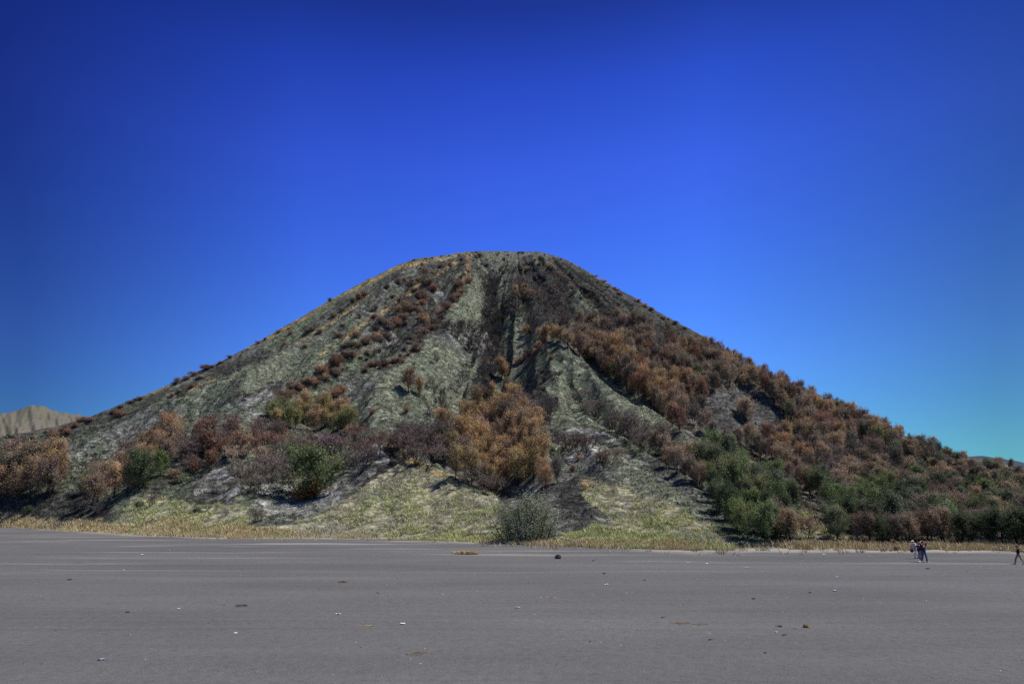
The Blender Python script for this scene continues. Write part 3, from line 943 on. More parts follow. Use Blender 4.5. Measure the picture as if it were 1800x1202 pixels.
# -- spur with pale ash
Q = 'on the pale ash of the right spur'
for px, py, h in ((972, 792, 38), (988, 796, 42), (1003, 794, 40), (1018, 796, 42), (1032, 795, 38), (1062, 818, 34), (1075, 816, 32), (1050, 816, 24)):
    plant('bare_tree', px, py, h, rnd.choice('KPRC'), Q, 1.3)
plant('scorched_shrub', 1007, 830, 15, 'R', Q, .9); plant('scorched_shrub', 1018, 808, 10, 'O', Q)
Q = 'in the side gully of the right spur'
grove('bare_tree', Q, [(1018, 722), (1045, 718), (1060, 738), (1040, 742)], 7, (36, 48), 'KCU', 1.1, .3)
grove('bare_tree', Q, [(1072, 762), (1105, 760), (1148, 796), (1130, 800)], 16, (42, 54), 'UKCP', .95, .28)
grove('scorched_tree', Q, [(1138, 798), (1168, 794), (1220, 838), (1240, 862), (1212, 856)], 15, (40, 54), 'OBUB', 1.0, .33)
plant('bare_tree', 1160, 768, 26, 'C', Q, 1.3); plant('bare_tree', 1170, 776, 30, 'K', Q, 1.3)
# -- orange band over the right spur
Q = 'in the rusty band over the right spur'
grove('scorched_tree', Q, [(1012, 628), (1038, 606), (1108, 654), (1173, 706), (1213, 746), (1195, 762), (1130, 706), (1070, 664)], 48, (42, 56), 'OOBRB', .95, .27)


# -- the wooded right slope
def zone_r(px, py):
    f = (py - 560) / (0.5 * (px - 1000) + 60)
    if px < 1250:
        return 'high on the upper right wood' if py < 640 else 'between the upper wood and rusty band'
    if px < 1420:
        if py < 690: return 'under the skyline above the grey knoll'
        if py < 800: return 'around and below the grey knoll'
        return 'beside the green stand at the foot'
    up = 700 + (px - 1500) * .35
    if px < 1600:
        return 'under the skyline beyond the grey knoll' if py < up + 60 else 'midway down the far right wood' if py < 890 else 'at the foot behind the walking group'
    return 'under the low end of the skyline' if py < up + 60 else 'midway up the far right corner' if py < 905 else 'along the foot at the far right'


def kind_r(px, py):
    r = rnd.random()
    low = (py - 780) / 150
    if px > 1430 and py > 790:
        g = min(.5, .2 + .36 * low)
        if r < g: return 'green_tree', rnd.choice('DDEGE')
        if r < g + .12: return 'bare_tree', rnd.choice('PK')
        return 'scorched_tree', rnd.choice('BKBU')
    if px < 1250 and py < 640 and r < .3: return 'bare_tree', rnd.choice('UPK')
    if r < .09: return 'bare_tree', rnd.choice('PUKC')
    if r < .12: return 'green_tree', rnd.choice('EL')
    return 'scorched_tree', rnd.choice('OBRBUBK')


SIDE = [(1224, 832), (1285, 812), (1395, 900), (1400, 952), (1306, 952), (1266, 905), (1228, 850)]
UPW = [(1010, 575), (1090, 575), (1180, 600), (1250, 622), (1300, 655), (1260, 690), (1230, 740), (1180, 700), (1100, 640), (1040, 600)]
grove('scorched_tree', zone_r, UPW, 105, (31, 46), 'OB', .98, .33, tintfn=kind_r, avoid=[KNOB_CLEAR])
MIDW = [(1235, 610), (1400, 688), (1520, 742), (1640, 800), (1600, 860), (1500, 900), (1400, 860), (1330, 800), (1250, 780), (1205, 745), (1240, 700)]
grove('scorched_tree', zone_r, MIDW, 200, (35, 52), 'OB', 1.0, .33, tintfn=kind_r, avoid=[KNOB_CLEAR, SIDE])
LOWW = [(1420, 870), (1560, 790), (1660, 806), (1800, 850), (1830, 862), (1830, 958), (1700, 955), (1560, 953), (1480, 945), (1440, 900)]
grove('scorched_tree', zone_r, LOWW, 165, lambda px, py: (26 + 36 * min(1, max(0, (py - 800 - (px - 1500) * .14) / 110))) * rnd.uniform(.8, 1.15), 'OB', 1.2, .34, tintfn=kind_r)
Q = 'growing on the grey knoll'
plant('scorched_tree', 1312, 742, 46, 'B', Q, 1.3, 'round brown scorched tree standing alone on the grey knoll')
Q = 'in the green stand at the spur foot'
grove('green_tree', Q, SIDE, 44, (50, 76), 'GGLGED', 1.0, .26)
grove('scorched_tree', Q, [(1330, 860), (1400, 900), (1400, 950), (1340, 940)], 7, (40, 56), 'BU', 1.1, .35)
TOPW = [(1470, 716), (1600, 776), (1700, 808), (1830, 834), (1830, 870), (1700, 842), (1600, 812), (1470, 752)]
grove('scorched_tree', lambda px, py: 'on the skyline of the far right wood', TOPW, 46, (34, 46), 'OB', 1.1, .36, tintfn=kind_r)
# the front row of the right foot
Q = 'in the front row beside the sand'
for px, py, h, t, w in ((1472, 951, 66, 'E', 1.2), (1508, 952, 52, 'B', 1.2), (1530, 955, 56, 'K', 1.2), (1552, 955, 50, 'D', 1.2), (1578, 956, 52, 'K', 1.2), (1600, 956, 56, 'B', 1.1),
                       (1640, 955, 60, 'K', 1.2), (1662, 956, 66, 'B', 1.1), (1692, 957, 58, 'D', 1.3), (1712, 957, 60, 'E', 1.1), (1740, 958, 62, 'D', 1.4), (1762, 959, 70, 'D', 1.3),
                       (1790, 959, 66, 'D', 1.3), (1812, 960, 70, 'D', 1.3), (1420, 950, 44, 'B', 1.2), (1390, 952, 60, 'B', 1.1)):
    plant('green_tree' if t in 'DEG' else 'scorched_tree', px, py, h, t, Q, w)
# -- shrubs of the left flank
Q = 'along the rusty gully of the left flank'
along('scorched_shrub', Q, [(765, 505), (700, 562), (640, 605), (560, 668), (500, 700)], 60, (6, 18), 'RRBKPK', 1.3, 19)
Q = 'beside the second rusty gully'
along('scorched_shrub', Q, [(822, 480), (790, 535), (770, 565), (715, 625), (690, 642), (645, 648)], 44, (6, 15), 'RBKK', 1.3, 10)
plant('scorched_tree', 745, 574, 26, 'O', Q, 1.4, 'lone orange tree high on the central left spur')
plant('scorched_tree', 588, 648, 28, 'R', Q, 1.1, 'rusty tree above the small bare sandy scar')
Q = 'dotted over the upper left flank'
for px, py, h, t in ((630, 526, 13, 'R'), (620, 532, 12, 'K'), (640, 520, 12, 'R'), (600, 548, 10, 'K'), (585, 558, 11, 'R'), (548, 582, 10, 'K'), (540, 586, 10, 'K'), (510, 588, 9, 'R'),
                     (500, 607, 8, 'R'), (660, 545, 10, 'C'), (655, 548, 9, 'K'), (632, 558, 9, 'R'), (660, 582, 14, 'C'), (665, 640, 8, 'C'), (675, 640, 8, 'C'), (680, 508, 12, 'C'), (700, 500, 13, 'K'), (580, 530, 8, 'K')):
    plant('scorched_shrub', px, py, h, t, Q, 1.1)
Q = 'along the left skyline ridge'
for px, py, h, t in ((385, 638, 12, 'R'), (372, 643, 10, 'K'), (362, 648, 12, 'R'), (350, 654, 12, 'R'), (340, 658, 12, 'K'), (325, 666, 13, 'P'), (314, 671, 15, 'P'), (305, 674, 12, 'C'), (352, 660, 12, 'B'),
                     (246, 699, 11, 'R'), (238, 702, 10, 'R'), (228, 706, 8, 'K'), (217, 711, 7, 'R'), (150, 738, 12, 'R'), (140, 741, 13, 'P'), (158, 736, 9, 'R'), (130, 745, 10, 'R'), (118, 748, 7, 'R'),
                     (108, 751, 8, 'R'), (85, 756, 8, 'B'), (60, 762, 6, 'R'), (27, 767, 7, 'R'), (405, 627, 9, 'R'), (420, 620, 8, 'R'), (437, 611, 9, 'K'), (455, 601, 8, 'R'), (470, 594, 8, 'K'),
                     (490, 583, 9, 'R'), (505, 575, 6, 'R'), (520, 566, 7, 'R')):
    if px > 400 and rnd.random() < .35: continue
    plant('scorched_shrub', px + rnd.uniform(-4, 4), py + rnd.uniform(1, 5), h * rnd.uniform(.4, .95), t, Q, rnd.uniform(1.2, 2.4))
plant('green_shrub', 15, 769, 9, 'G', Q, 1.3)
Q = 'on the dark lower left shoulder'
for px, py, h, t in ((92, 766, 13, 'R'), (115, 762, 12, 'R'), (200, 728, 11, 'K'), (210, 732, 13, 'R'), (55, 772, 8, 'R'), (70, 780, 7, 'R'), (85, 778, 7, 'B'), (105, 832, 12, 'R'), (112, 832, 10, 'R'),
                     (337, 682, 9, 'R'), (302, 698, 9, 'R'), (315, 690, 6, 'L')):
    plant('scorched_shrub', px, py, h, t, Q, 1.3)
plant('bare_tree', 422, 706, 26, 'K', 'x', 1.5, 'round dark bare tree alone on the frosty left slope')
plant('bare_tree', 408, 744, 22, 'K', 'x', 1.3, 'small dark bare tree below the lone round one')
Q = 'along the flat summit rim'
for i in range(34):
    px = rnd.uniform(720, 1050); py = float(np.interp(px, [p[0] for p in SIL], [p[1] for p in SIL]))
    plant('scorched_shrub', px, py + rnd.choice((1, 2, 4, 7)), rnd.uniform(1.8, 4.2), rnd.choice('CKRB'), Q, rnd.uniform(1.2, 2.4))
Q = 'scattered below the summit rim'
for i in range(44):
    px = rnd.uniform(700, 1080); py = float(np.interp(px, [p[0] for p in SIL], [p[1] for p in SIL])) + rnd.uniform(10, 60)
    plant('scorched_shrub', px, py, rnd.uniform(5, 11), rnd.choice('CKRBC'), Q, 1.3)
Q = 'scattered over the upper left face'
grove('bare_tree', Q, [(640, 520), (780, 470), (840, 470), (790, 560), (690, 630), (560, 640)], 34, (8, 16), 'CKUC', 1.4, 1.1)
grove('scorched_shrub', Q, [(560, 580), (720, 480), (820, 470), (760, 600), (650, 660), (480, 650)], 30, (5, 10), 'KCRB', 1.5, 1.2)
Q = 'scattered over the upper right face'
grove('bare_tree', Q, [(985, 470), (1060, 510), (1170, 580), (1100, 580), (1020, 540)], 26, (8, 16), 'CKUC', 1.4, 1.1)
Q = 'along the upper right skyline'
for i in range(26):
    px = rnd.uniform(1050, 1250); py = float(np.interp(px, [p[0] for p in SIL], [p[1] for p in SIL]))
    plant('scorched_shrub', px, py + rnd.uniform(2, 9), rnd.uniform(4, 9), rnd.choice('CKRBB'), Q, rnd.uniform(1.2, 2.2))
# -- shrubs at the foot
plant('scorched_shrub', 655, 728, 12, 'R', 'x', 1.3, 'low russet shrub alone on the frosty central slope')
plant('scorched_shrub', 715, 724, 14, 'O', 'x', 1.0, 'small orange shrub on the ridge below the rusty pair')
plant('scorched_shrub', 590, 698, 18, 'R', 'x', 1.6, 'long red-brown shrub under the left ridges')
plant('scorched_shrub', 342, 830, 26, 'R', 'x', 1.2, 'deep red-brown shrub below the bare wood')
plant('scorched_shrub', 305, 840, 16, 'R', 'x', 1.6, 'low red-brown shrub left of the deep red one')
plant('scorched_shrub', 600, 690, 16, 'R', 'x', 1.2, 'upper red-brown shrub under the left ridges')
plant('green_shrub', 243, 892, 15, 'D', 'x', 1.1, 'round dark green shrub on the grassy left bank')
plant('green_shrub', 320, 848, 16, 'E', 'x', 1.9, 'spreading grey-green shrub above the grassy left bank')
plant('green_shrub', 345, 902, 14, 'D', 'x', 1.4, 'low dark green shrub in the left bank grass')
plant('green_shrub', 48, 902, 16, 'D', 'x', 1.0, 'small dark tree-like shrub by the left sand edge')
plant('bare_tree', 452, 918, 30, 'U', 'x', 1.6, 'grey bare bush at the edge of the left bank')
plant('bare_tree', 265, 890, 30, 'U', 'x', 1.6, 'pale grey bare bush under the diagonal grove')
plant('bare_tree', 130, 905, 30, 'C', 'x', 1.7, 'dark bare bush beside the left sand edge')
plant('bare_tree', 175, 908, 28, 'C', 'x', 1.7, 'dark bare bush second from the left sand edge')

# ---- the big bush beside the sand: many thin stems, sparse grey-green leaves
g = np.random.default_rng(77)
bx, by, bz = hit(925, 953, Z)
bdep = by * CP + (bz - HC) * SP
BH = 86 * bdep / FPX
root = bpy.data.objects.new('willowy_bush', None); COL.objects.link(root); root.location = (bx, by, bz); root.scale = (1.22, 1.15, 1.0)
tag(root, 'large rounded grey-green bush with dark twiggy base beside the sand', 'bush')
G = Geo(); limbs = []
for i in range(46):
    a = g.uniform(0, 6.28); rr = math.sqrt(g.uniform(0, 1)) * .66
    hh_ = (.2 + .8 * math.sqrt(max(0, 1 - (rr / .68) ** 2))) * g.uniform(.72, 1.0)
    x0, y0 = rr * .6 * math.cos(a), rr * .6 * math.sin(a)
    p0 = np.array([x0, y0, -.03]); p2 = np.array([rr * math.cos(a), rr * math.sin(a), hh_])
    p1 = np.array([x0 + (p2[0] - x0) * .4, y0 + (p2[1] - y0) * .4, hh_ * .5]) + g.normal(size=3) * .03
    G.tube([p0 * BH, p1 * BH, p2 * BH], [.011 * BH, .006 * BH, .002 * BH], 5, cap=False)
    limbs.append([p0, p1, p2])
link('stems', G.mesh('stems', [M_BARK]), root)
V, F, cl = crown_from(limbs, g, 10, .062, 46, .034, .0068, .5, .4, .08)
fol = link('foliage', mesh_from('foliage', V * BH, F, [M_LEAF], False, cl), root)
fol.color = (0.29, 0.31, 0.21, 1)

# ---- the smallest scorched trees of the right wood beyond 300: one mass
sco = [r for r in PLANTED if r[0] == 'scorched_tree']
n_all = sum(1 for o in COL.objects if o.name.split('.')[0] == 'scorched_tree')
extra = max(0, n_all - 298)
far = sorted([r for r in sco if 'wood' in r[2] or 'skyline' in r[2] or 'knoll' in r[2] or 'corner' in r[2]], key=lambda r: r[5].scale[2] / math.hypot(r[5].location[0], r[5].location[1]))[:extra]
vs, cs_, nq = [], [], 0
bpy.context.view_layer.update()
for r in far:
    o = r[5]; cr = [q for q in o.children if q.name.startswith('crown')][0]
    me = cr.data; k_ = len(me.vertices)
    co = np.empty(k_ * 3, np.float32); me.vertices.foreach_get('co', co); co = co.reshape(-1, 4, 3)
    ca = np.empty(k_ * 4, np.float32); me.color_attributes['Col'].data.foreach_get('color', ca); ca = ca.reshape(-1, 4, 4)
    sel = np.arange(0, len(co), 2)
    q = co[sel]; mid_ = q.mean(1, keepdims=True); q = mid_ + (q - mid_) * 1.4
    mw = np.array(o.matrix_world)
    vs.append((q.reshape(-1, 3) @ mw[:3, :3].T + mw[:3, 3]))
    cs_.append(ca[sel].reshape(-1, 4)[:, :3] * np.array(cr.color)[:3])
    for ch in list(o.children): bpy.data.objects.remove(ch)
    bpy.data.objects.remove(o)
PLANTED[:] = [r for r in PLANTED if r not in far]
if vs:
    V = np.concatenate(vs); ob = link('scorched_wood', mesh_from('scorched_wood', V, np.arange(len(V)).reshape(-1, 4), [M_LEAF], False, np.concatenate(cs_)))
    tag(ob, 'brown scorched wood filling in between the trees of the right slope', None, None, 'stuff')

# ---- labels of the planted groves: kind, colour, place, order along the place
by_key = {}
for kind, tint, zone, px, py, o in PLANTED:
    by_key.setdefault((kind, tint, zone), []).append((px, py, o))
for (kind, tint, zone), lst in by_key.items():
    lst.sort(key=lambda r: r[0])
    word, noun = TINT[tint][0], NOUN[kind]
    n = len(lst)
    for i, (px, py, o) in enumerate(lst):
        noun = NOUN[kind]
        if n == 1: s = f'the only {word} {noun} {zone}'
        elif i == 0: s = f'leftmost {word} {noun} {zone}'
        elif i == n - 1: s = f'rightmost {word} {noun} {zone}'
        elif i < len(ORD): s = f'{ORD[i]} {word} {noun} from the left {zone}'
        else: s = f'{word} {noun} among those further right {zone}'
        if len(s.replace('-', ' ').split()) > 16: s = s.replace(' from the left', '')
        if len(s.split()) > 16: s = s.replace('burnt ', '')
        o['label'] = s
        o['group'] = f'{noun}s {zone}'

# ------------------------------------------------------------------ grass and stubble (nobody could count it)
def sample(n, v0, v1, a0=-.75, a1=.75, power=1.0):
    ai = np.clip(((rng.uniform(a0, a1, n)) - ALPHA[0]) / (ALPHA[1] - ALPHA[0]), 0, NC - 2)
    ri = (v0 + (v1 - v0) * rng.uniform(0, 1, n) ** power) * (NRF - 2)
    r0 = ri.astype(int); c0 = ai.astype(int); fr = ri - r0; fc = ai - c0

    def lerp(A):
        return ((A[r0, c0] * (1 - fc) + A[r0, c0 + 1] * fc) * (1 - fr) + (A[r0 + 1, c0] * (1 - fc) + A[r0 + 1, c0 + 1] * fc) * fr)
    return lerp(X), lerp(Y), lerp(Z), r0, c0


def tufts(name, x, y, z, col, h, nb, width, lean, label):
    n = len(x); tot = n * nb
    rep = lambda a: np.repeat(a, nb)
    az = rng.uniform(0, 2 * math.pi, tot); H = rep(h) * rng.uniform(.55, 1.1, tot)
    rr = rep(h) * rng.uniform(0, .35, tot)
    ox, oy = np.cos(az) * rr, np.sin(az) * rr
    ln_ = H * lean * rng.uniform(.3, 1.2, tot)
    tx, ty = ox + np.cos(az) * ln_, oy + np.sin(az) * ln_
    fa2 = rng.uniform(0, math.pi, tot); wx_, wy_ = np.cos(fa2) * H * width, np.sin(fa2) * H * width
    X0, Y0, Z0 = rep(x), rep(y), rep(z) - .03 - rep(h) * .12
    V = np.stack([np.stack([X0 + ox - wx_, Y0 + oy - wy_, Z0], -1), np.stack([X0 + ox + wx_, Y0 + oy + wy_, Z0], -1),
                  np.stack([X0 + tx, Y0 + ty, Z0 + H], -1)], 1).reshape(-1, 3)
    C = np.repeat(col, nb, 0) * rng.uniform(.65, 1.35, (tot, 1))
    me = mesh_from(name, V, np.arange(tot * 3).reshape(-1, 3), [M_COVER], False, np.repeat(C, 3, 0))
    return tag(link(name, me), label, None, None, 'stuff')


# burnt stubble all over the flanks
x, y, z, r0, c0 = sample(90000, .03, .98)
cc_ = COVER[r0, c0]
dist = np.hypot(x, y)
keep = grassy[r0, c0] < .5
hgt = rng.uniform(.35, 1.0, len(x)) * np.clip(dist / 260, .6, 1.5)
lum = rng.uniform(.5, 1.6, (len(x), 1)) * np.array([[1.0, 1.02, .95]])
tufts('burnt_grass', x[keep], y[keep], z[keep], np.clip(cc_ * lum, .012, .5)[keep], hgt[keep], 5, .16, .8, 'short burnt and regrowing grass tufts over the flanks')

# yellow-green tussocks on the lowest mounds
x, y, z, r0, c0 = sample(70000, .0, .30, power=1.2)
keep = (grassy[r0, c0] > .5) & (fbm(x / 3, y / 3, 3, 140) > .46 + .12 * rng.uniform(-1, 1, len(x)))
x, y, z = x[keep], y[keep], z[keep]
pick = (rng.uniform(0, 1, len(x)) * .55 + .9 * (fbm(x / 8, y / 8, 3, 141) - .25))[:, None]
gcol = np.where(pick < .42, np.array([[.54, .53, .235]]), np.where(pick < .66, np.array([[.33, .40, .16]]), np.where(pick < .84, np.array([[.62, .54, .32]]), np.array([[.48, .46, .40]]))))
tufts('tussock_grass', x, y, z, gcol, rng.uniform(.3, .8, len(x)), 9, .075, .9, 'yellow-green tussock grass on the lowest mounds')

# dry grass along the edge of the sand
x, y, z, r0, c0 = sample(110000, .002, .2, power=1.3)
tt = D[r0, c0] - FD[c0] + 5 * (fbm(x / 6, y / 6, 3, 120) - .5)
lim = np.interp(PX[r0, c0], FW_X, FW_D)
dens = fbm(x / 7, y / 7, 3, 121)
lim = lim * (.35 + 1.3 * fbm(x / 11 + 3, y / 11, 3, 133))
keep = (tt < lim) & (tt > .3) & (dens > .46 + .1 * rng.uniform(-1, 1, len(x)))
x, y, z = x[keep], y[keep], z[keep]
pick = rng.uniform(0, 1, len(x))[:, None]
gcol = np.where(pick < .5, np.array([[.60, .49, .30]]), np.where(pick < .75, np.array([[.50, .45, .22]]), np.where(pick < .9, np.array([[.52, .33, .17]]), np.array([[.28, .31, .14]]))))
# strays out on the sand
ns_ = 1500
ai = rng.integers(80, NC - 80, ns_); off = rng.uniform(0, 1, ns_) ** 3 * 9
clump = fbm(ALPHA[ai] * 90, off * .2, 3, 150) > .52
ai, off = ai[clump], off[clump]
xs_, ys_ = (FD[ai] - off) * np.sin(ALPHA[ai]), (FD[ai] - off) * np.cos(ALPHA[ai])
x = np.concatenate([x, xs_]); y = np.concatenate([y, ys_]); z = np.concatenate([z, sand_z(xs_, ys_)])
gcol = np.concatenate([gcol, rng.uniform(.7, 1.1, (len(xs_), 1)) * np.array([[.52, .42, .24]])])
tufts('dry_grass', x, y, z, gcol, rng.uniform(.15, 1.0, len(x)) ** 1.3 * .75 + .1, 9, .07, .7, 'dry straw-coloured grass fringing the sand plain')

# loose grit on the sand, in drifts
ng = 9000
gd_ = 11 + 75 * rng.uniform(0, 1, ng) ** 1.6; ga_ = rng.uniform(-.72, .72, ng)
x, y = gd_ * np.sin(ga_), gd_ * np.cos(ga_)
keep = fbm(x / 5, y / 3, 4, 170) > .47 + .12 * rng.uniform(-1, 1, ng)
x, y = x[keep], y[keep]; z = sand_z(x, y)
r_ = (.006 + .022 * rng.uniform(0, 1, len(x)) ** 4) * (.7 + np.hypot(x, y) / 60)
oct_ = np.array([[1, 0, .3], [0, 1, .25], [-1, 0, .3], [0, -1, .35], [0, 0, 1.0]])
jit_ = rng.uniform(.6, 1.35, (len(x), 5, 3))
V = np.stack([x, y, z], -1)[:, None, :] + oct_[None] * jit_ * r_[:, None, None] + np.array([0, 0, -.004])
idx = np.arange(len(x))[:, None, None] * 5
F = (idx + np.array([[0, 1, 4], [1, 2, 4], [2, 3, 4], [3, 0, 4]])[None]).reshape(-1, 3)
pk = rng.uniform(0, 1, (len(x), 1))
gc = np.where(pk < .5, .055, np.where(pk < .85, .20, .42)) * np.array([[1.0, .98, .95]])
tag(link('grit', mesh_from('grit', V.reshape(-1, 3), F, [M_COVER], False, np.repeat(gc, 5, 0))), 'loose dark and pale grit scattered over the sand', None, None, 'stuff')

# ------------------------------------------------------------------ people
M_SKIN = plain('skin', (0.50, 0.29, 0.18), rough=.6, vary=.08)
M_EYE = plain('eye', (0.02, 0.015, 0.012), rough=.3, vary=.02)
M_HAIR = plain('black_hair', (0.012, 0.010, 0.010), rough=.6)
cloth = {}


def cloth_mat(name, rgb):
    if name not in cloth:
        cloth[name] = plain(name, rgb, rough=.9, vary=.18, scale=14)
    return cloth[name]


def skinned(name, joints, edges, rad, mat, parent, root_j, scale=1.0, sub=1):
    names = []
    for a, b_ in edges:
        for q in (a, b_):
            if q not in names: names.append(q)
    me = bpy.data.meshes.new(name)
    me.from_pydata([joints[q] for q in names], [(names.index(a), names.index(b_)) for a, b_ in edges], [])
    ob = bpy.data.objects.new(name, me); COL.objects.link(ob)
    md = ob.modifiers.new('skin', 'SKIN'); md.use_smooth_shade = True
    for i, q in enumerate(names):
        r = rad[q] * scale
        me.skin_vertices[0].data[i].radius = (r, r)
        me.skin_vertices[0].data[i].use_root = (q == root_j)
    s = ob.modifiers.new('sub', 'SUBSURF'); s.levels = sub; s.render_levels = sub
    dg = bpy.context.evaluated_depsgraph_get()
    m2 = bpy.data.meshes.new_from_object(ob.evaluated_get(dg))
    bpy.data.objects.remove(ob); bpy.data.meshes.remove(me)
    m2.name = name
    m2.materials.clear(); m2.materials.append(mat)
    m2.polygons.foreach_set('use_smooth', np.ones(len(m2.polygons), dtype=bool))
    return link(name, m2, parent)


RAD = {'pelvis': .13, 'waist': .12, 'chest': .145, 'neck': .055, 'skull': .06, 'shL': .065, 'shR': .065, 'elL': .042, 'elR': .042, 'wrL': .03, 'wrR': .03,
       'haL': .036, 'haR': .036, 'hipL': .085, 'hipR': .085, 'knL': .058, 'knR': .058, 'anL': .042, 'anR': .042, 'toL': .04, 'toR': .04, 'shinL': .055, 'shinR': .055}


def person(px, py, height, pose, facing, top, trousers, shoes, label, hat=None, hair=True, bag=None, rolled=False):
    """pose: joints in metres for a 1.72 m figure that faces +x; facing turns it about z"""
    x, y, z = ground_pt(px, py)
    r_ = bpy.data.objects.new('person', None); COL.objects.link(r_)
    r_.location = (x, y, z); r_.rotation_euler = (0, 0, facing); r_.scale = (height / 1.72 * 1.13, height / 1.72 * 1.13, height / 1.72)
    tag(r_, label, 'person')
    J = dict(pose)
    for s in 'LR':
        J['shin' + s] = tuple(.55 * a + .45 * b_ for a, b_ in zip(J['kn' + s], J['an' + s]))
    E = [('pelvis', 'waist'), ('waist', 'chest'), ('chest', 'neck'), ('neck', 'skull')]
    for s in 'LR':
        E += [('chest', 'sh' + s), ('sh' + s, 'el' + s), ('el' + s, 'wr' + s), ('wr' + s, 'ha' + s), ('pelvis', 'hip' + s), ('hip' + s, 'kn' + s), ('kn' + s, 'shin' + s), ('shin' + s, 'an' + s), ('an' + s, 'to' + s)]
    body = skinned('body', J, E, RAD, M_SKIN, r_, 'pelvis', .84)
    # head, face, ears and fingers belong to the body mesh
    G = Geo(); hc = np.array(J['head'])
    G.blob(hc, (.098, .08, .118), 14, 10, 0, fn=lambda p: 1.0 - .13 * max(0, -p[2]) * (1 if p[0] < .2 else .4))
    fx = np.array([1.0, 0, 0])
    G.blob(hc + (.1, 0, -.015), (.022, .014, .026), 8, 6, 0)
    G.blob(hc + (.088, 0, -.062), (.014, .026, .008), 8, 6, 1)
    for s in (-1, 1):
        G.blob(hc + (.083, s * .033, .012), (.014, .014, .01), 6, 5, 1)
        G.blob(hc + (-.005, s * .082, -.005), (.02, .01, .032), 6, 5, 0)
    for s, sg in (('L', 1), ('R', -1)):
        w = np.array(J['wr' + s]); h = np.array(J['ha' + s]); d = (h - w) / (np.linalg.norm(h - w) + 1e-9)
        sd = np.cross(d, (0.2, .9, .4)); sd /= np.linalg.norm(sd); pn = np.cross(d, sd)
        for k_, (off, L) in enumerate(((-.03, .075), (-.01, .088), (.011, .082), (.03, .064))):
            a0 = h + sd * off + d * .01
            G.tube([a0, a0 + d * L * .5 + pn * .012, a0 + d * L * .8 + pn * .035], [.0095, .0088, .007], 5, 0)
        a0 = h - sd * .035 - d * .02
        G.tube([a0, a0 - sd * .025 + d * .02, a0 - sd * .03 + d * .05], [.0105, .0095, .0075], 5, 0)
    m2 = G.mesh('body', [M_SKIN, M_EYE])
    hd = link('body', m2, r_)
    # one body mesh
    import bmesh
    bm = bmesh.new(); bm.from_mesh(body.data); bm.from_mesh(m2)
    nm = bpy.data.meshes.new('body'); nm.materials.append(M_SKIN); nm.materials.append(M_EYE); bm.to_mesh(nm); bm.free()
    nm.polygons.foreach_set('use_smooth', np.ones(len(nm.polygons), dtype=bool))
    bpy.data.objects.remove(hd); bpy.data.meshes.remove(m2)
    body.data = nm
    # clothes
    J2 = dict(J)
    for s in 'LR':
        f = .45 if top[2] == 'short' else .97
        base_, far_ = ('sh', 'el') if top[2] == 'short' else ('el', 'wr')
        J2['cuff' + s] = tuple(a + (b_ - a) * (.75 if top[2] == 'short' else .92) for a, b_ in zip(J[base_ + s], J[far_ + s]))
        J2['hem' + s] = tuple(a + (b_ - a) * .96 for a, b_ in zip(J['shin' + s], J['an' + s]))
    J2['hip'] = tuple(a - (.02 if i == 2 else 0) for i, a in enumerate(J['pelvis']))
    rad2 = dict(RAD); rad2.update({'cuffL': .055, 'cuffR': .055, 'hemL': .066, 'hemR': .066, 'hip': .15, 'elL': .052, 'elR': .052, 'collar': .065, 'knL': .07, 'knR': .07, 'hipL': .098, 'hipR': .098,
                                   'shinL': .068, 'shinR': .068, 'waist': .138, 'chest': .155, 'shL': .075, 'shR': .075})
    J2['collar'] = tuple(a * .75 + b_ * .25 for a, b_ in zip(J['neck'], J['chest']))
    Et = [('hip', 'waist'), ('waist', 'chest'), ('chest', 'collar')]
    for s in 'LR':
        Et += [('chest', 'sh' + s)] + ([('sh' + s, 'cuff' + s)] if top[2] == 'short' else [('sh' + s, 'el' + s), ('el' + s, 'cuff' + s)])
    skinned(top[0], J2, Et, rad2, cloth_mat(*top[1]), r_, 'waist')
    Ep = [('waist', 'pelvis')]
    for s in 'LR':
        Ep += [('pelvis', 'hip' + s), ('hip' + s, 'kn' + s), ('kn' + s, 'shin' + s), ('shin' + s, 'hem' + s)]
    rad3 = dict(rad2); rad3['waist'] = .128; rad3['pelvis'] = .14
    skinned('trousers', J2, Ep, rad3, cloth_mat(*trousers), r_, 'pelvis')
    for s in 'LR':
        a, t_ = np.array(J['an' + s]), np.array(J['to' + s])
        G = Geo(); d = (t_ - a); d[2] *= .4
        G.tube([a + (-.05, 0, -.055), a + (0, 0, -.045), a + d * .6 + (0, 0, -.045), t_ + (.05, 0, -.02), t_ + (.08, 0, -.02)], [.04, .052, .046, .04, .015], 8)
        link('shoe', G.mesh('shoe', [cloth_mat(*shoes)]), r_)
    if hat:
        G = Geo()
        G.blob(hc + (-.005, 0, .03), (.112, .098, .11), 14, 8, 0, fn=lambda p: 1.0 if p[2] > -.15 else .7)
        G.tube([hc + (.06, 0, .045), hc + (.13, 0, .04), hc + (.19, 0, .025)], [.075, .07, .03], 10)
        vv = np.array(G.v); nb_ = 14 * 9
        vv[nb_:, 2] = hc[2] + .04 + (vv[nb_:, 2] - hc[2] - .04) * .16
        G.v = list(vv)
        link('cap', G.mesh('cap', [cloth_mat(*hat)]), r_)
    elif hair:
        G = Geo()
        G.blob(hc + (-.022, 0, .03), (.104, .092, .112), 14, 9, 0, fn=lambda p: 1.0 + .05 * math.sin(9 * p[1] + 5 * p[2]))
        link('hair', G.mesh('hair', [M_HAIR]), r_)
    return r_


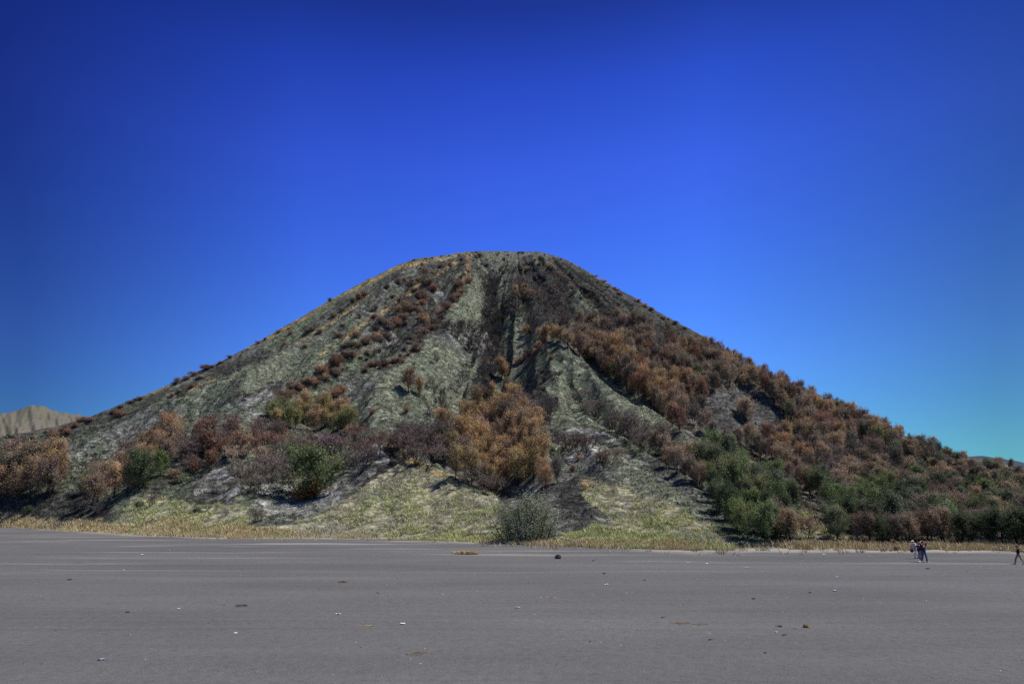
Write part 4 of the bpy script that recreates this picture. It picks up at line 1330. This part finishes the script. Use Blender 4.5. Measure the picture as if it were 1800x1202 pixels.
def stand(lean=0.0, stride=.0, bend=0.0):
    """neutral figure facing +x, arms hanging"""
    P = {'pelvis': (0, 0, .93), 'waist': (.01 + lean * .12, 0, 1.1), 'chest': (.01 + lean * .35, 0, 1.34), 'neck': (.02 + lean * .5, 0, 1.49), 'skull': (.035 + lean * .58, 0, 1.58),
         'head': np.array((.045 + lean * .6, 0, 1.61))}
    for s, g_ in (('L', 1), ('R', -1)):
        sx = stride * g_
        P['hip' + s] = (0, .09 * g_, .88)
        P['kn' + s] = (sx * .55 + .03 + .05 * bend, .095 * g_, .49)
        P['an' + s] = (sx - .05 * (1 if sx < 0 else 0), .095 * g_, .085 + (.05 if sx < 0 and stride else 0))
        P['to' + s] = (sx + .14, .11 * g_, .035 + (.0 if sx >= 0 else .0))
        P['sh' + s] = (.0 + lean * .4, .175 * g_, 1.41)
        P['el' + s] = (lean * .35 - .04 - .3 * sx, .22 * g_, 1.12)
        P['wr' + s] = (lean * .35 + .06 - .5 * sx, .22 * g_, .88)
        P['ha' + s] = (lean * .35 + .08 - .55 * sx, .22 * g_, .81)
    return P


# man in navy, hands clasped over his head
P = stand(0.05, .13)
P.update({'elL': (.12, .33, 1.66), 'wrL': (.03, .12, 1.76), 'haL': (-.01, .06, 1.78), 'elR': (.12, -.33, 1.66), 'wrR': (.03, -.12, 1.76), 'haR': (-.01, -.06, 1.78)})
person(1626, 988.5, 1.72, P, math.radians(-80), ('shirt', ('navy_cloth', (0.018, 0.026, 0.055)), 'short'), ('blue_jeans', (0.075, 0.095, 0.15)), ('white_shoe', (.7, .69, .67)),
       'person in navy top and blue jeans with both arms raised to the head')
# companion behind in maroon and pale pink
P = stand(0.0, .08)
P.update({'elR': (.16, -.3, 1.22), 'wrR': (.25, -.14, 1.3), 'haR': (.28, -.09, 1.33)})
person(1619, 987.0, 1.62, P, math.radians(-150), ('top', ('maroon_cloth', (0.10, 0.02, 0.025)), 'long'), ('pink_trousers', (0.42, 0.30, 0.31)), ('white_shoe', (.7, .69, .67)),
       'person in maroon top and pale pink trousers behind the navy one')
# walker with white cap
P = stand(.30, .24, 1.0)
P.update({'elL': (.2, .26, 1.12), 'wrL': (.36, .16, 1.02), 'haL': (.41, .13, 1.0), 'elR': (.18, -.26, 1.12), 'wrR': (.34, -.16, 1.02), 'haR': (.39, -.13, 1.0)})
walker = person(1612, 981.5, 1.62, P, math.radians(190), ('jacket', ('white_cloth', (0.68, 0.68, 0.70)), 'long'), ('pale_trousers', (0.5, 0.51, 0.58)), ('dark_shoe', (.05, .05, .06)),
       'person in white cap and white jacket walking with a red bag', hat=('white_cap', (.75, .75, .74)))
G = Geo()
G.blob((0, 0, 0), (.13, .2, .17), 12, 9, 0, fn=lambda p: 1 / max(abs(p[0]), abs(p[1]), abs(p[2])) ** .55 * .95)
G.tube([(0, -.1, .15), (.0, -.06, .26), (0, .06, .26), (0, .1, .15)], [.012] * 4, 6, 0, cap=False)
bg = link('bag_body', G.mesh('bag', [cloth_mat('red_cloth', (.33, .035, .025))]))
bg.name = 'handbag'
x_, y_, z_ = ground_pt(1612, 981.5)
bg.location = (x_ - .42, y_ - .06, z_ + .72)
tag(bg, 'red bag carried low in front by the white-capped walker', 'bag')
# dark walker at the frame's edge
P = stand(-.02, -.3, .6)
person(1793, 990.5, 1.5, P, math.radians(168), ('jacket', ('black_cloth', (0.015, 0.013, 0.018)), 'long'), ('tan_trousers', (0.36, 0.27, 0.15)), ('grey_shoe', (.35, .34, .33)),
       'person in black jacket and tan trousers striding alone along the sand')

# ------------------------------------------------------------------ stones, litter and wisps on the sand
M_WHITE = plain('white_plastic', (.72, .74, .76), rough=.45, vary=.1)
M_BLUE = plain('blue_plastic', (.26, .33, .42), rough=.45, vary=.15)
M_STONE = plain('dark_stone', (.05, .05, .052), vary=.4, scale=12)
M_PSTONE = plain('pale_stone', (.42, .40, .37), vary=.25, scale=12)
M_OCHRE = plain('dry_dung', (.22, .15, .055), vary=.45, scale=18)
M_RUST = plain('dead_leaf', (.11, .055, .03), vary=.45, scale=18)
M_STRAW = plain('straw', (.42, .31, .16), vary=.35, scale=8)
M_TWIGD = plain('charred_stick', (.015, .013, .012), vary=.3, scale=18)


def stone(px, py, wpx, mat, label, cat='stone', name='stone', flat=.55, grp=None, fn_seed=None):
    x, y, z = ground_pt(px, py)
    s = wpx * y / FPX / 2
    sd = rnd.randrange(999)
    def fn(p):
        return 1 + .55 * (float(vnoise(np.array([p[0] * 1.7 + 5 + p[2]]), np.array([p[1] * 1.7 + 9 - p[2]]), sd)[0]) - .5)
    G = Geo(); G.blob((0, 0, flat * s * .45), (s, s * .75, s * flat), 12, 9, 0, fn)
    o = link(name, G.mesh(name, [mat], False), None, (x, y, z)); o.rotation_euler = (0, 0, rnd.uniform(0, 6.28))
    return tag(o, label, cat, grp)


def scrap(px, py, wpx, mat, label, name='litter', cat='litter'):
    """a crumpled thin sheet lying on the sand"""
    x, y, z = ground_pt(px, py)
    s = wpx * y / FPX
    n = 9; sd = rnd.randrange(999)
    u, w = np.meshgrid(np.linspace(-.5, .5, n), np.linspace(-.5, .5, n))
    edge = 1 - .35 * vnoise(u * 3 + 7, w * 3 + 2, sd)
    zz = .42 * (fbm(u * 3.1 + 3, w * 3.1 + 8, 3, sd) - .2)
    top = np.stack([u * s * edge, w * s * .7 * edge, np.maximum(zz * s, .004)], -1).reshape(-1, 3)
    bot = top - np.array([0, 0, .006])
    i = np.arange(n * n).reshape(n, n)
    f = [tuple(q) for q in np.stack([i[:-1, :-1], i[:-1, 1:], i[1:, 1:], i[1:, :-1]], -1).reshape(-1, 4)]
    k = n * n
    ring = list(i[0, :]) + list(i[1:, -1]) + list(i[-1, -2::-1]) + list(i[-2:0:-1, 0])
    f2 = f + [tuple(k + q for q in reversed(t_)) for t_ in f] + [(ring[(j + 1) % len(ring)], ring[j], k + ring[j], k + ring[(j + 1) % len(ring)]) for j in range(len(ring))]
    o = link(name, mesh_from(name, np.concatenate([top, bot]), [tuple(int(q) for q in t_) for t_ in f2], [mat]), None, (x, y, z + .006)); o.rotation_euler = (0, 0, rnd.uniform(-.6, .6))
    return tag(o, label, cat)


def wisps(px, py, wpx, mat, label, name='dry_plant_clump', cat='dry plant', n=40, tall=.22, flat=.4):
    """a handful of dry stems lying together"""
    x, y, z = ground_pt(px, py)
    s = wpx * y / FPX
    G = Geo()
    for i in range(n):
        a = rnd.uniform(0, 6.28); r1 = s * .5 * rnd.random() ** .6
        p0 = np.array([math.cos(a) * r1, math.sin(a) * r1 * flat, .0])
        L = s * rnd.uniform(.12, .3); b_ = rnd.uniform(0, 6.28)
        p2 = p0 + np.array([math.cos(b_) * L, math.sin(b_) * L * .6, s * tall * rnd.uniform(.15, 1) * (1 - r1 / s)])
        p1 = (p0 + p2) / 2 + np.array([0, 0, s * tall * .35])
        w = s * .012
        G.tube([p0, p1, p2], [w, w, w * .5], 4, cap=False)
    o = link(name, G.mesh(name, [mat]), None, (x, y, z + .005))
    return tag(o, label, cat)


def stick(px, py, wpx, label):
    x, y, z = ground_pt(px, py); s = wpx * y / FPX
    G = Geo()
    G.tube([(-s / 2, 0, .02), (-s * .1, s * .06, .03), (s / 2, s * .2, .035)], [s * .07, s * .09, s * .05], 6)
    G.tube([(0, s * .06, .03), (-s * .2, s * .25, .05)], [s * .05, s * .025], 5)
    o = link('charred_stick', G.mesh('charred_stick', [M_TWIGD]), None, (x, y, z))
    return tag(o, label, 'stick')


wisps(820, 974, 40, M_STRAW, 'long straw-coloured heap of dead grass on the sand left of the bush', n=150, tall=.2, flat=.35)
stone(981, 981, 13, M_STONE, 'dark grey boulder on the sand below the big bush', name='boulder', cat='boulder', flat=.7)
stone(973, 962, 6, M_PSTONE, 'pale stone at the sand edge right of the big bush')
wisps(601, 1023, 18, M_OCHRE, 'ochre clump of dry plant on the sand below the left spur', n=60, tall=.2)
scrap(594, 1081, 10, M_WHITE, 'small white crumpled scrap left of the larger white one')
scrap(708, 1097, 9, M_WHITE, 'brightest white crumpled scrap on the middle sand')
wisps(645, 1101, 26, M_STRAW, 'pale straw wisps lying left of the brightest white scrap', n=26, tall=.06)
scrap(910, 1068, 9, M_PSTONE, 'pale pinkish scrap on the central sand')
wisps(425, 1066, 24, M_RUST, 'rust-brown cluster of dead leaves on the left sand', name='dead_leaf_cluster', cat='dead leaves', n=36, tall=.15, flat=.9)
wisps(391, 1064, 9, M_RUST, 'smaller rust-brown leaf cluster beside the bigger one', name='dead_leaf_cluster', cat='dead leaves', n=24, tall=.15)
stone(224, 1076, 8, M_STONE, 'dark stone on the shadowy left sand below the twig', flat=.4)
stone(123, 1020, 7, M_STONE, 'dark stone farthest left on the sand', flat=.4)
scrap(177, 1160, 11, M_BLUE, 'pale blue plastic scrap at the bottom left')
wisps(123, 1082, 10, M_STRAW, 'faint straw wisp on the left sand', n=16, tall=.08)
scrap(314, 1069, 5, M_WHITE, 'tiny white scrap between the dark stone and the leaf cluster')
scrap(251, 975, 6, M_WHITE, 'white scrap on the left sand nearest the grass')
scrap(298, 967, 6, M_WHITE, 'white scrap right of the one nearest the left grass')
scrap(218, 1001, 4, M_WHITE, 'tiny white scrap on the far left sand')
wisps(137, 989, 14, M_OCHRE, 'ochre smear of dry plant on the far left sand', n=30, tall=.06)
scrap(414, 1113, 6, M_WHITE, 'tiny white scrap right of the blue plastic one')
wisps(1195, 1094, 26, M_OCHRE, 'flat ochre patch of dry plant on the right middle sand', n=34, tall=.06, flat=.9)
wisps(1232, 1096, 22, M_OCHRE, 'second flat ochre patch beside the first', n=28, tall=.06, flat=.9)
stick(1249, 1127, 8, 'short black charred stick on the right middle sand')
stone(1417, 1102, 10, M_OCHRE, 'round ochre dung ball on the right sand', 'dung', 'dung_ball', .8)
wisps(1369, 1101, 14, M_RUST, 'dark brown dry clump left of the ochre ball', n=40, tall=.3)
wisps(1397, 1105, 12, M_RUST, 'low brown crumbs between the dark clump and ochre ball', n=20, tall=.1)
stick(1380, 1118, 9, 'small black stick below the brown clump')
scrap(1364, 1111, 5, M_WHITE, 'tiny white scrap left of the small black stick')
scrap(1468, 1039, 8, M_WHITE, 'white crumpled paper on the right sand below the walkers')
stone(1424, 1042, 5, M_STONE, 'small dark stone left of the white paper', flat=.5)
scrap(1472, 1014, 5, M_WHITE, 'small white scrap above the crumpled paper')
stone(1325, 1053, 7, M_STONE, 'dark stone on the sand below the green stand', flat=.4)
stick(1165, 1085, 7, 'upright-looking dark twig left of the ochre patches')
scrap(1066, 1028, 7, M_WHITE, 'white scrap on the central right sand')
stone(1062, 1008, 6, M_STONE, 'dark stone just above the central right white scrap', flat=.4)
stone(1133, 1020, 5, M_STONE, 'small dark stone right of the central white scrap', flat=.4)
scrap(1313, 997, 6, M_WHITE, 'white scrap on the sand below the spur foot')
scrap(1244, 990, 6, M_WHITE, 'white scrap left of the one below the spur foot')
scrap(1210, 989, 5, M_WHITE, 'tiny white scrap farthest left below the spur foot')
scrap(1448, 975, 6, M_WHITE, 'white scrap beside the far sand edge left of the walkers')
stone(1043, 986, 5, M_STONE, 'small dark stone right of the boulder', flat=.5)
stone(1631, 1000, 6, M_STONE, 'dark stone on the sand in front of the navy person', flat=.4)
wisps(1018, 1144, 12, M_OCHRE, 'ochre crumbs on the bottom central sand', n=18, tall=.06)
stone(1345, 1147, 5, M_STONE, 'small dark stone near the bottom right', flat=.5)
stone(1037, 1126, 4, M_STONE, 'tiny dark stone above the bottom ochre crumbs', flat=.5)
stone(664, 1043, 4, M_STONE, 'tiny dark stone below the ochre clump', flat=.5)
wisps(965, 1050, 34, M_STRAW, 'thin scattered straw on the central sand', n=16, tall=.03, flat=.9)
scrap(682, 1028, 4, M_WHITE, 'tiny white scrap right of the ochre clump')
wisps(735, 1150, 40, M_OCHRE, 'faint olive wisps on the bottom sand', n=16, tall=.03, flat=.9)
wisps(1575, 968, 7, M_RUST, 'lone dark grass tuft at the sand edge left of the walkers', name='grass_tuft', cat='grass tuft', n=60, tall=1.6, flat=1.0)

# ------------------------------------------------------------------ light and sky
SUN_EL, SUN_AZ = math.radians(61), math.radians(93)       # azimuth measured clockwise from the view direction
sv = Vector((math.cos(SUN_EL) * math.sin(SUN_AZ), math.cos(SUN_EL) * math.cos(SUN_AZ), math.sin(SUN_EL)))
sd_ = bpy.data.lights.new('sun', 'SUN'); sd_.energy = 4.2; sd_.angle = math.radians(.53); sd_.color = (1.0, .955, .89)
so = bpy.data.objects.new('sun', sd_); COL.objects.link(so)
so.rotation_euler = (-sv).to_track_quat('-Z', 'Y').to_euler()

w = bpy.data.worlds.new('World'); SC.world = w; w.use_nodes = True
nt = w.node_tree
bgn = nt.nodes['Background']
sky = N(nt, 'ShaderNodeTexSky'); sky.sky_type = 'NISHITA'; sky.sun_disc = False
sky.sun_elevation = SUN_EL; sky.sun_rotation = SUN_AZ
sky.altitude = 2200; sky.air_density = 1.0; sky.dust_density = 0.0; sky.ozone_density = 3.0
tc = N(nt, 'ShaderNodeTexCoord')
# deep, saturated highland blue: darker upwards, lens falloff painted into both sides, paler and greener low on the sunward side
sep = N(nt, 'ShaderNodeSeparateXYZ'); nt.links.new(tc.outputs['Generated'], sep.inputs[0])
elev = ramp(nt, sep.outputs['Z'], [(0.0, (0.42, 1.0, 1.2)), (0.09, (0.48, 1.0, 1.35)), (0.2, (0.50, .90, 1.72)), (0.375, (0.375, 0.66, 1.88)), (0.47, (0.34, 0.55, 1.85)), (0.566, (0.215, 0.385, 1.48)), (0.64, (0.13, 0.22, 0.87)), (0.70, (0.12, 0.18, 0.7)), (0.80, (0.7, 0.45, 0.28)), (1.0, (0.9, 0.5, 0.25))])  # topmost stops, above the view, warmed to take blue out of the shadows
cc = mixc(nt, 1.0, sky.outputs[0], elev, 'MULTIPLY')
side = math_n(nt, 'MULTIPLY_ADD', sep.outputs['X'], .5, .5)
sidec = ramp(nt, side, [(0.05, (0.22, 0.24, 0.28)), (0.21, (0.29, 0.30, 0.345)), (0.36, (0.86, 0.88, 0.90)), (0.48, (1.0, 1.0, 1.0)), (0.63, (1.0, 1.05, 0.98)), (0.79, (0.50, 0.54, .43))])  # lens-like darkening to left and right, put into the sky colour
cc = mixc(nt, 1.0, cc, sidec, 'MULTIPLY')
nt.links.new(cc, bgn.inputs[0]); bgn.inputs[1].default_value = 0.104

SC.view_settings.view_transform = 'Standard'
SC.view_settings.look = 'None'
SC.view_settings.exposure = 0.26
SC.view_settings.gamma = 1
SC.render.engine = 'CYCLES'
SC.cycles.max_bounces = 5
SC.cycles.diffuse_bounces = 3
SC.cycles.use_denoising = False
